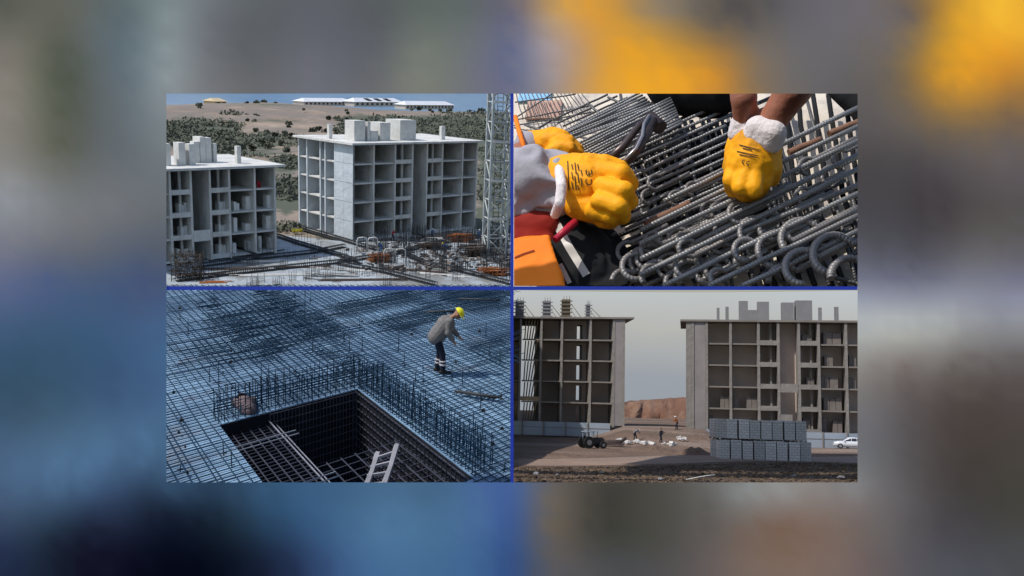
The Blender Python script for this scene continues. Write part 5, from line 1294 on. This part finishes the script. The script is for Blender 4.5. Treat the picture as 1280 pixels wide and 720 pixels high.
for (px, py, rr, a0, sw, L0, h, rp) in ((925, 266, 13, 80, 230, 60, .10, 2.6), (908, 286, 13, 80, 220, 70, .09, 2.4), (888, 262, 10, 90, 210, 50, .09, 2.2), (899, 264, 10, 90, 210, 60, .095, 2.2), (944, 290, 18, 95, 225, 80, .10, 2.8), (966, 284, 16, 95, 215, 70, .09, 2.8), (970, 312, 21, 95, 235, 90, .10, 3.2), (1001, 298, 23, 100, 225, 80, .10, 3.4), (1004, 334, 21, 90, 235, 70, .11, 3.6), (1042, 318, 24, 90, 240, 60, .11, 3.8), (1062, 345, 22, 90, 240, 50, .12, 3.6), (980, 350, 18, 120, 200, 60, .09, 3), (935, 325, 15, 95, 225, 70, .07, 2.6), (905, 320, 14, 95, 215, 60, .06, 2.6),
      (795, 333, 16, 70, 250, 60, .11, 3.0), (812, 322, 15, 80, 220, 60, .10, 2.8), (822, 345, 18, 90, 230, 60, .10, 3.0), (842, 326, 14, 80, 220, 60, .08, 2.6), (862, 342, 16, 90, 230, 60, .09, 3), (785, 315, 12, 90, 200, 50, .08, 2.6), (835, 300, 11, 80, 220, 50, .08, 2.2), (860, 296, 10, 80, 220, 50, .08, 2.2), (876, 316, 12, 80, 220, 50, .08, 2.4), (886, 340, 15, 80, 220, 50, .08, 2.6), (780, 352, 14, 90, 220, 40, .10, 2.8), (845, 352, 12, 90, 220, 40, .09, 2.8),
      (866, 236, 8, 90, 200, 45, .09, 1.9), (820, 228, 9, 90, 200, 45, .09, 1.9), (800, 222, 9, 90, 210, 60, .10, 1.8), (846, 248, 9, 90, 210, 50, .085, 2), (812, 246, 9, 90, 210, 50, .085, 2), (1040, 220, 12, 100, 200, 40, .06, 2.4), (1005, 245, 10, 100, 200, 50, .06, 2.2), (990, 225, 9, 100, 200, 50, .07, 2.2), (1010, 208, 10, 100, 200, 60, .08, 2.4), (1052, 198, 10, 100, 200, 30, .07, 2.4))+tuple((random.uniform(800, 955), random.uniform(296, 348), random.uniform(9, 17), random.uniform(60, 120), random.uniform(200, 250), random.uniform(30, 70), random.uniform(.07, .125), random.uniform(1.9, 2.8)) for _ in range(22)):
    hook_bar(px, py, rr*1.1, a0, sw, L0, .5, h+(.03 if px > 900 and py > 255 else .01), rp, m_loop)
# the tightly hatched middle field
y = 150
while y < 352:
    x1 = rnd.uniform(905, 960); x0 = rnd.uniform(775, 805)
    bar2(x0, y+.45*(857-x0), x1, y-.45*(x1-857), .085, .09, 2.0, m_rb, 'thin ribbed bar in the tightly laid middle of the pile', group='thin bars laid side by side in the middle'); y += rnd.uniform(9.5, 12.5)
y = 146
while y < 350:
    x1 = rnd.uniform(890, 925); x0 = rnd.uniform(770, 800)
    bar2(x0, y+.40*(857-x0), x1, y-.40*(x1-857), .055, .06, 1.8, m_rb2, 'thin ribbed bar in the tightly laid middle of the pile', group='thin bars laid side by side in the middle'); y += rnd.uniform(18, 26)
# cross bars beneath, the shade on them put into a dark steel
x = 775
while x < 1100:
    s = rnd.uniform(18, 34); tp = rnd.choice((118, 125, 150)) 
    bar2(x, tp, x+s*(359-tp)/120, 359, .035, .035, 2.2, m_rb2, 'dark bar crossing beneath the pile from back to front', group='dark cross bars beneath the pile'); x += rnd.uniform(22, 32)
x = 780
while x < 965:      # tightly crossing shade-black wires that leave only small cells of the pale ground
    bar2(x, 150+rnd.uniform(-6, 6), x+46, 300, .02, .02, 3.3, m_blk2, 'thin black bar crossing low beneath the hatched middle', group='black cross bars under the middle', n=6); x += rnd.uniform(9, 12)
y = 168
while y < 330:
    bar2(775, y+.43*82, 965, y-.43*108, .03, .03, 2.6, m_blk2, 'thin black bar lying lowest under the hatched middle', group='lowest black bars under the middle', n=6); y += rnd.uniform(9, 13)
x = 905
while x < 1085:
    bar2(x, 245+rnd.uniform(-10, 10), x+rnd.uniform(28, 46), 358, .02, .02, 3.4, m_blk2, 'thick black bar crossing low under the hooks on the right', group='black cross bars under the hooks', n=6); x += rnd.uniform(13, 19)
for x in (978, 996, 1016, 1036, 1056, 1074): bar2(x, 118, x+18, 245, .045, .04, 3.0, m_blackc, 'thick black bar crossing the cream ground on the right', group='thick black cross bars')  # black colour stands for the shade on these cross bars
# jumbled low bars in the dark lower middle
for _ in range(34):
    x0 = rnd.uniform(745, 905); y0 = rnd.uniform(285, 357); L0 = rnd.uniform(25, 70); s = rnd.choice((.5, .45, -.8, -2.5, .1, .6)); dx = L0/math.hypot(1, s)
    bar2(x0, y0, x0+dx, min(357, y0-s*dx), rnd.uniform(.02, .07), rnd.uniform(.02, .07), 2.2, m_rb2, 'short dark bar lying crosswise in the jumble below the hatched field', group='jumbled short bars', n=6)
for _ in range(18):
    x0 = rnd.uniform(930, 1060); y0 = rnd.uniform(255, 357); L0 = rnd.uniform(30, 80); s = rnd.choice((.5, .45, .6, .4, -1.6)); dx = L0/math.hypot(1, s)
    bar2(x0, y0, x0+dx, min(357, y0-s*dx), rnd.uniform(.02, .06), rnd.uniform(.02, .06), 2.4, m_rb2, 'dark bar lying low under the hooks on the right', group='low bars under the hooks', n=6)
# bundles in the upper middle
for k in range(9): bar2(688+k*1.6, 172-k*.4+k*1.2, 800+k*3, 116+k*2.6, .10+.004*(k % 3), .10, 1.5, m_rb, 'bar of the upper tight bundle behind the cutters', group='upper bar bundle')
for k in range(11): bar2(722+k*2.2, 180+k*2.6, 838+k*1.5, 122+k*3.2, .10+.004*(k % 3), .11, 1.6, m_rb, 'bar of the lower tight bundle beside the cutters', group='lower bar bundle')
for k in range(7): bar2(735+k*3, 214+k*4-18, 845+k*2, 146+k*6, .07, .08, 1.6, m_rb2, 'darker bar under the bundles', group='darker bars under the bundles')
for k in range(6): bar2(690+k*7, 150+k*4, 760+k*12, 118+k*2, .05, .05, 1.4, m_rb2, 'thin bar fanning out behind the upper bundle', group='thin fanned bars')
# thin upright-looking bars at the top left
for k in range(17):
    x = 644+k*4.9; bar2(x, 112, x+10+k*.8, 150+rnd.uniform(-3, 4)-k*.6, .03, .03, .75, m_rb2, 'thin dark wire of the mesh at the far left corner', group='thin mesh wires at the upper left', n=5, name='mesh_wire')
for y0, y1, x1 in ((128, 118, 720), (150, 132, 740), (157, 140, 745), (160, 170, 700), (148, 118, 690)):
    bar2(643, y0, x1, y1, .04, .045, 1.0, m_rb2, 'thin dark wire crossing the mesh at the far left corner', group='crossing wires at the upper left', n=5, name='mesh_wire')
for (a, b_, c, d) in ((735, 130, 760, 150), (745, 150, 775, 130), (700, 165, 740, 175), (760, 122, 800, 140), (770, 142, 815, 128), (655, 155, 690, 168), (660, 168, 690, 150)):
    bar2(a, b_, c, d, .05, .06, 1.6, m_rb2, 'short dark bar lying loose behind the yellow gloves', group='short loose bars behind the gloves')
for (a, b_, c, d, h) in ((806, 281, 862, 254, .12), (986, 191, 1026, 174, .10), (1036, 168, 1074, 152, .105)):
    bar2(a, b_, c, d, h, h, 4.0, m_rust, {806: 'thick rusty brown bar just right of the front glove', 986: 'short rusty brown bar right of the hanging glove', 1036: 'rusty brown bar at the upper right edge'}[a], group=None, n=12)
m = MB(); a = W(650, 112, .004); b_ = W(688, 126, .004); m.quadbox((0, 0), Vector((1, 0)), Vector((0, 1)), a.x, b_.x, b_.y, a.y, .003, .006)
tag(m.build('blue_sheet', mat('light_blue_sheet', (.25, .50, .75), .7), F=F2), 'light blue sheet lying on the ground in the far left corner', 'sheet')
m = MB(); a = W(660, 128, .004); b_ = W(700, 148, .004); m.quadbox((0, 0), Vector((1, 0)), Vector((0, 1)), a.x, b_.x, b_.y, a.y, .003, .007)
tag(m.build('pinkish_board', mat('pink_board', (.60, .38, .30), .8, .2, 8), F=F2), 'pale pinkish board on the ground below the blue sheet', 'board')

# --- people's arms and hands
def cut(o):
    """trim a mesh at the compartment's left and lower divider"""
    bm = bmesh.new(); bm.from_mesh(o.data)
    for co, no in (((.010, 0, 0), (-1, 0, 0)), ((0, 0, .010), (0, 0, -1))):
        lc = F2.inv(co); ln = (F2.Rm.transposed() @ Vector(no)).normalized()
        g = bm.verts[:]+bm.edges[:]+bm.faces[:]
        r_ = bmesh.ops.bisect_plane(bm, geom=g, plane_co=lc, plane_no=ln, clear_outer=True, dist=1e-6)
        ed = [e for e in r_['geom_cut'] if isinstance(e, bmesh.types.BMEdge)]
        if ed: 
            try: bmesh.ops.edgenet_fill(bm, edges=ed)
            except Exception: pass
    bm.to_mesh(o.data); bm.free(); return o
def C2(a, b_, ra, rb): return (W(*a), W(*b_), ra*PX, rb*PX)
def finger(pts, r):
    out = []
    for i in range(len(pts)-1): out.append(C2(pts[i], pts[i+1], r*(1-.06*i), r*(1-.06*(i+1))))
    return out
VX = .0028
pa = thing('person', 'left worker in grey sleeves, yellow gloves and orange workwear gripping the cutters', 'person', F2)
body = [C2((652, 236, .13), (705, 233, .14), 30, 24), C2((705, 233, .14), (755, 238, .145), 24, 22), C2((652, 236, .13), (655, 190, .10), 26, 16), C2((655, 190, .10), (690, 184, .11), 14, 13)
        ]
cut(blob('arm_core', body, m_skin2, pa, .006)).name = 'body'
sl = [C2((640, 236, .13), (668, 232, .14), 46, 42), C2((668, 232, .14), (684, 231, .145), 42, 37), C2((684, 216, .15), (693, 214, .16), 16, 14), C2((684, 248, .15), (693, 249, .155), 18, 16), C2((645, 262, .13), (662, 258, .13), 30, 22), C2((648, 190, .09), (662, 186, .10), 18, 17)]
cut(blob('sleeve', sl, m_sleeve, pa, VX*1.3, 2, wrinkle=.018, wscale=.045, folds=True))
tag(cut(blob('cuff', [C2((694, 195, .155), (699, 210, .185), 5.5, 6), C2((699, 210, .185), (702, 233, .20), 6, 6), C2((702, 233, .20), (700, 254, .19), 6, 6), C2((700, 254, .19), (694, 268, .16), 6, 5.5)], m_cuff, pa, VX, 4)), 'white knitted cuff edge of the front glove')
# front glove
gl = [C2((706, 231, .145), (734, 233, .15), 34, 37), C2((734, 233, .15), (752, 236, .15), 37, 31),
      C2((716, 208, .16), (748, 212, .165), 15, 16), C2((722, 256, .15), (752, 262, .15), 16, 17)]
gl += finger([(750, 213, .185), (776, 217, .20), (787, 230, .175), (777, 238, .145)], 11.5)
gl += finger([(754, 233, .195), (780, 239, .205), (786, 252, .175), (774, 256, .145)], 11.3)
gl += finger([(750, 251, .19), (774, 258, .195), (778, 270, .165), (766, 272, .14)], 10.5)
gl += finger([(742, 264, .17), (762, 270, .175), (764, 277, .155), (752, 276, .14)], 10)
gl += finger([(735, 204, .17), (757, 204, .185), (774, 210, .18), (784, 220, .165)], 10.5)
g2 = cut(blob('glove', gl, m_yel, pa, VX*.8, 3, wrinkle=.0035, wscale=.03)); tag(g2, 'front yellow glove with a printed mark on its back')
# rear glove
gl = [C2((664, 180, .10), (690, 180, .11), 17, 21), C2((690, 180, .11), (704, 184, .11), 21, 17)]
gl += finger([(694, 172, .13), (712, 176, .135), (722, 186, .12)], 8)
gl += finger([(694, 180, .135), (714, 184, .14), (724, 193, .12)], 8)
gl += finger([(690, 188, .13), (712, 192, .13), (722, 199, .11)], 8)
gl += finger([(684, 194, .12), (704, 198, .12), (714, 203, .11)], 8)
gl += finger([(676, 168, .12), (694, 166, .13), (706, 170, .125)], 7.5)
g1 = cut(blob('glove', gl, m_yel, pa, VX, 2, wrinkle=.009, wscale=.03)); tag(g1, 'rear yellow glove half hidden behind the front one')
# workwear
def slab_shape(top, h0, h1):
    n = len(top); v = [W(x, y, h1) for x, y in top]+[W(x, y, h0) for x, y in top]
    return v, [tuple(range(n)), tuple(range(n, 2*n))[::-1]]+[(i, n+i, n+(i+1) % n, (i+1) % n) for i in range(n)]
ot = cut(blob('orange_trousers', [C2((650, 330, .14), (668, 352, .14), 20, 20)], m_or, pa, VX*1.3, 3, extra=slab_shape(((630, 303), (662, 297), (686, 294), (709, 372), (630, 372)), .06, .175), wrinkle=.010, wscale=.06))
cut(blob('shaded_workwear', [C2((640, 284, .12), (684, 280, .12), 19, 15), C2((645, 300, .11), (680, 305, .10), 20, 18)], mat('shaded_red_cloth', (.28, .02, .012), .8), pa, VX*1.5, 2, wrinkle=.006, wscale=.03))  # shaded part of the orange workwear, its shade painted as dark red
tr = cut(blob('black_trousers_and_shade', [C2((688, 288, .09), (706, 300, .09), 14, 20), C2((712, 300, .09), (730, 345, .08), 26, 30), C2((700, 320, .09), (712, 356, .08), 22, 24), C2((752, 305, .04), (772, 345, .03), 24, 26)], m_blackc, pa, VX*1.5, 3, extra=slab_shape(((692, 268), (726, 268), (762, 300), (790, 345), (780, 372), (712, 372)), .0, .10), wrinkle=.016, wscale=.04))  # right-hand end is added black standing for shade beside the trousers
dg = bpy.context.evaluated_depsgraph_get()
def bvh(o): return BVHTree.FromPolygons([v_.co.copy() for v_ in o.data.vertices], [tuple(p.vertices) for p in o.data.polygons])
def drape(o_t, pts2d, m_, parent, name, lift=.0015, faces=None):
    """lay a flat strip, given as picture-plane outline quads, onto the surface of a part"""
    T = bvh(o_t); v = []; C = F2.C
    for px, py in pts2d:
        d = F2.dir(px, py).normalized(); hit = T.ray_cast(C, d)
        v.append(hit[0]-d*lift if hit[0] is not None else None)
    keep = [f_ for f_ in faces if all(v[i] is not None for i in f_)]
    if not keep: return
    idx = {}; vv = []; ff = []
    for f_ in keep:
        for i in f_:
            if i not in idx: idx[i] = len(vv); vv.append(v[i])
        ff.append(tuple(idx[i] for i in f_))
    m = MB(); m.poly(vv, ff, True); return m.build(name, m_, parent)
def ribbon(o_t, line, w, m_, parent, name, n=14):
    pts = []; 
    for i in range(n+1):
        t = i/n*(len(line)-1); k = min(int(t), len(line)-2); f_ = t-k; x = line[k][0]+(line[k+1][0]-line[k][0])*f_; y = line[k][1]+(line[k+1][1]-line[k][1])*f_
        dx = line[k+1][0]-line[k][0]; dy = line[k+1][1]-line[k][1]; l = math.hypot(dx, dy); nx_, ny_ = -dy/l*w/2, dx/l*w/2
        pts += [(x+nx_, y+ny_), (x, y), (x-nx_, y-ny_)]
    drape(o_t, pts, m_, parent, name, faces=[(i*3+j, i*3+j+3, i*3+j+4, i*3+j+1) for i in range(n) for j in (0, 1)])
ribbon(tr, ((693, 275), (712, 310), (733, 344)), 10, m_silver, pa, 'reflective_stripe')
ribbon(tr, ((700, 330), (712, 354)), 6, m_silver, pa, 'reflective_stripe')
ribbon(ot, ((643, 322), (655, 317), (668, 313)), 2.2, mat('dark_seam', (.25, .03, .005), .8), pa, 'seam')
o = MB().tube([W(644, 146, .12), W(650, 168, .14), W(657, 190, .15)], 3.0*PX, 8).build('strap', m_or, pa)
# printed marks on the gloves (mark letters and short worn lines)
m_ink = mat('dark_ink', (.05, .03, .02), .8)
def ink(o_t, line, w=1.1): ribbon(o_t, line, w, m_ink, pa if o_t in (g1, g2) else pb, 'printed_mark', n=8)
ink(g2, ((733, 224), (732, 228), (734.5, 231), (737.5, 231), (740, 228), (739, 224)), 1.4)
ink(g2, ((733, 212), (732, 216), (734.5, 219), (737.5, 219), (740, 216), (739, 212)), 1.4); ink(g2, ((736, 213.5), (736, 218.5)), 1.1)
for x, a, b_ in ((709.5, 201, 238), (714.5, 205, 212), (714.5, 215, 224), (714.5, 227, 237), (718.5, 203, 217), (718.5, 220, 238), (722, 205, 213), (722, 216, 229), (722, 231, 238), (726, 212, 219), (726, 222, 234)): ink(g2, ((x, a), (x+1.5, b_)), 1.3)
# cutters
t = thing('wire_cutters', 'dark long-jawed wire cutters with a red grip held by the left worker', 'cutters', F2)
MB().tube([W(757, 203, .15), W(778, 184, .16), W(800, 156, .16), W(815, 148, .155)], [5*PX, 4.5*PX, 4*PX, 4*PX], 8).build('jaw', m_tool, t)
MB().tube([W(778, 208, .165), W(796, 188, .17), W(808, 166, .17), W(817, 150, .165)], [5*PX, 5.5*PX, 6.5*PX, 5*PX], 8).build('jaw', m_tool, t)
MB().tube([W(778, 203, .175), W(795, 186, .18), W(803, 170, .18), W(805, 155, .18), W(812, 144, .175)], 2.0*PX, 6).build('edge', m_edge, t)  # paler metal strip along the jaw
MB().tube([W(812, 146, .15), W(826, 160, .15)], [7*PX, 8.5*PX], 10).build('head', m_tool, t)
MB().tube([W(694, 300, .17), W(719, 277, .165)], [3.6*PX, 4.2*PX], 10).build('red_grip', m_redp, t)
# right worker
pb = thing('person', 'right worker with bare brown forearms and a yellow glove reaching down into the bars', 'person', F2)
body = [C2((928, 90, .27), (930, 125, .25), 16, 14), C2((930, 125, .25), (930, 156, .215), 14, 11), C2((930, 156, .21), (936, 200, .15), 9, 12),
        C2((1016, 80, .28), (988, 118, .26), 21, 18), C2((988, 118, .26), (961, 158, .222), 18, 14), C2((959, 160, .21), (945, 205, .15), 12, 12)]
o = cut_main(blob('arms', body, m_skin2, pb, .005, 3), F2, [NEAR]); o.name = 'body'
tag(blob('cuff', [C2((926, 156, .215), (938, 158, .215), 12, 12), C2((924, 166, .205), (932, 170, .205), 12, 13)], m_cuff, pb, VX, 5, wrinkle=.003, wscale=.03), 'white cuff of the glove behind')
tag(blob('cuff', [C2((948, 161, .225), (966, 167, .225), 14, 14), C2((943, 170, .215), (962, 176, .215), 13, 14)], m_cuff, pb, VX, 5, wrinkle=.003, wscale=.03), 'white cuff of the front right glove')
gl = [C2((944, 186, .19), (940, 205, .175), 27, 30), C2((940, 205, .175), (936, 222, .155), 30, 26), C2((925, 176, .18), (920, 205, .16), 13, 15), C2((960, 185, .19), (960, 208, .165), 15, 15)]
gl += finger([(920, 208, .175), (914, 226, .175), (917, 238, .15)], 10)
gl += finger([(932, 216, .185), (926, 234, .18), (931, 242, .15)], 10)
gl += finger([(944, 218, .185), (941, 235, .18), (944, 240, .15)], 10)
gl += finger([(955, 212, .18), (955, 228, .17), (953, 234, .15)], 9.5)
gl += finger([(962, 196, .18), (968, 212, .175), (966, 224, .15)], 9)
g3 = blob('glove', gl, m_yel, pb, VX*.8, 3, wrinkle=.005, wscale=.03)
for l in (((924, 181), (951, 188)), ((921, 189), (948, 195)), ((924, 193), (945, 197)), ((928, 185), (940, 188))): ink(g3, l, 1.2)
ink(g3, ((931, 200), (928, 200.5), (927.5, 203), (930, 205)), 1.2); ink(g3, ((937, 202), (934, 202), (933, 205), (936, 207)), 1.2)
cut_main(blob('dark_trousers', [C2((838, 108, .10), (905, 108, .12), 30, 32), C2((845, 128, .08), (895, 128, .08), 18, 20)], m_blackc, pb, VX*2, 3, wrinkle=.012, wscale=.06), F2, [NEAR])
cut_main(blob('dark_trousers', [C2((1050, 106, .10), (1085, 128, .10), 20, 24), C2((1085, 128, .10), (1100, 180, .06), 24, 18)], m_blackc, pb, VX*2, 3, wrinkle=.012, wscale=.06), F2, [NEAR])
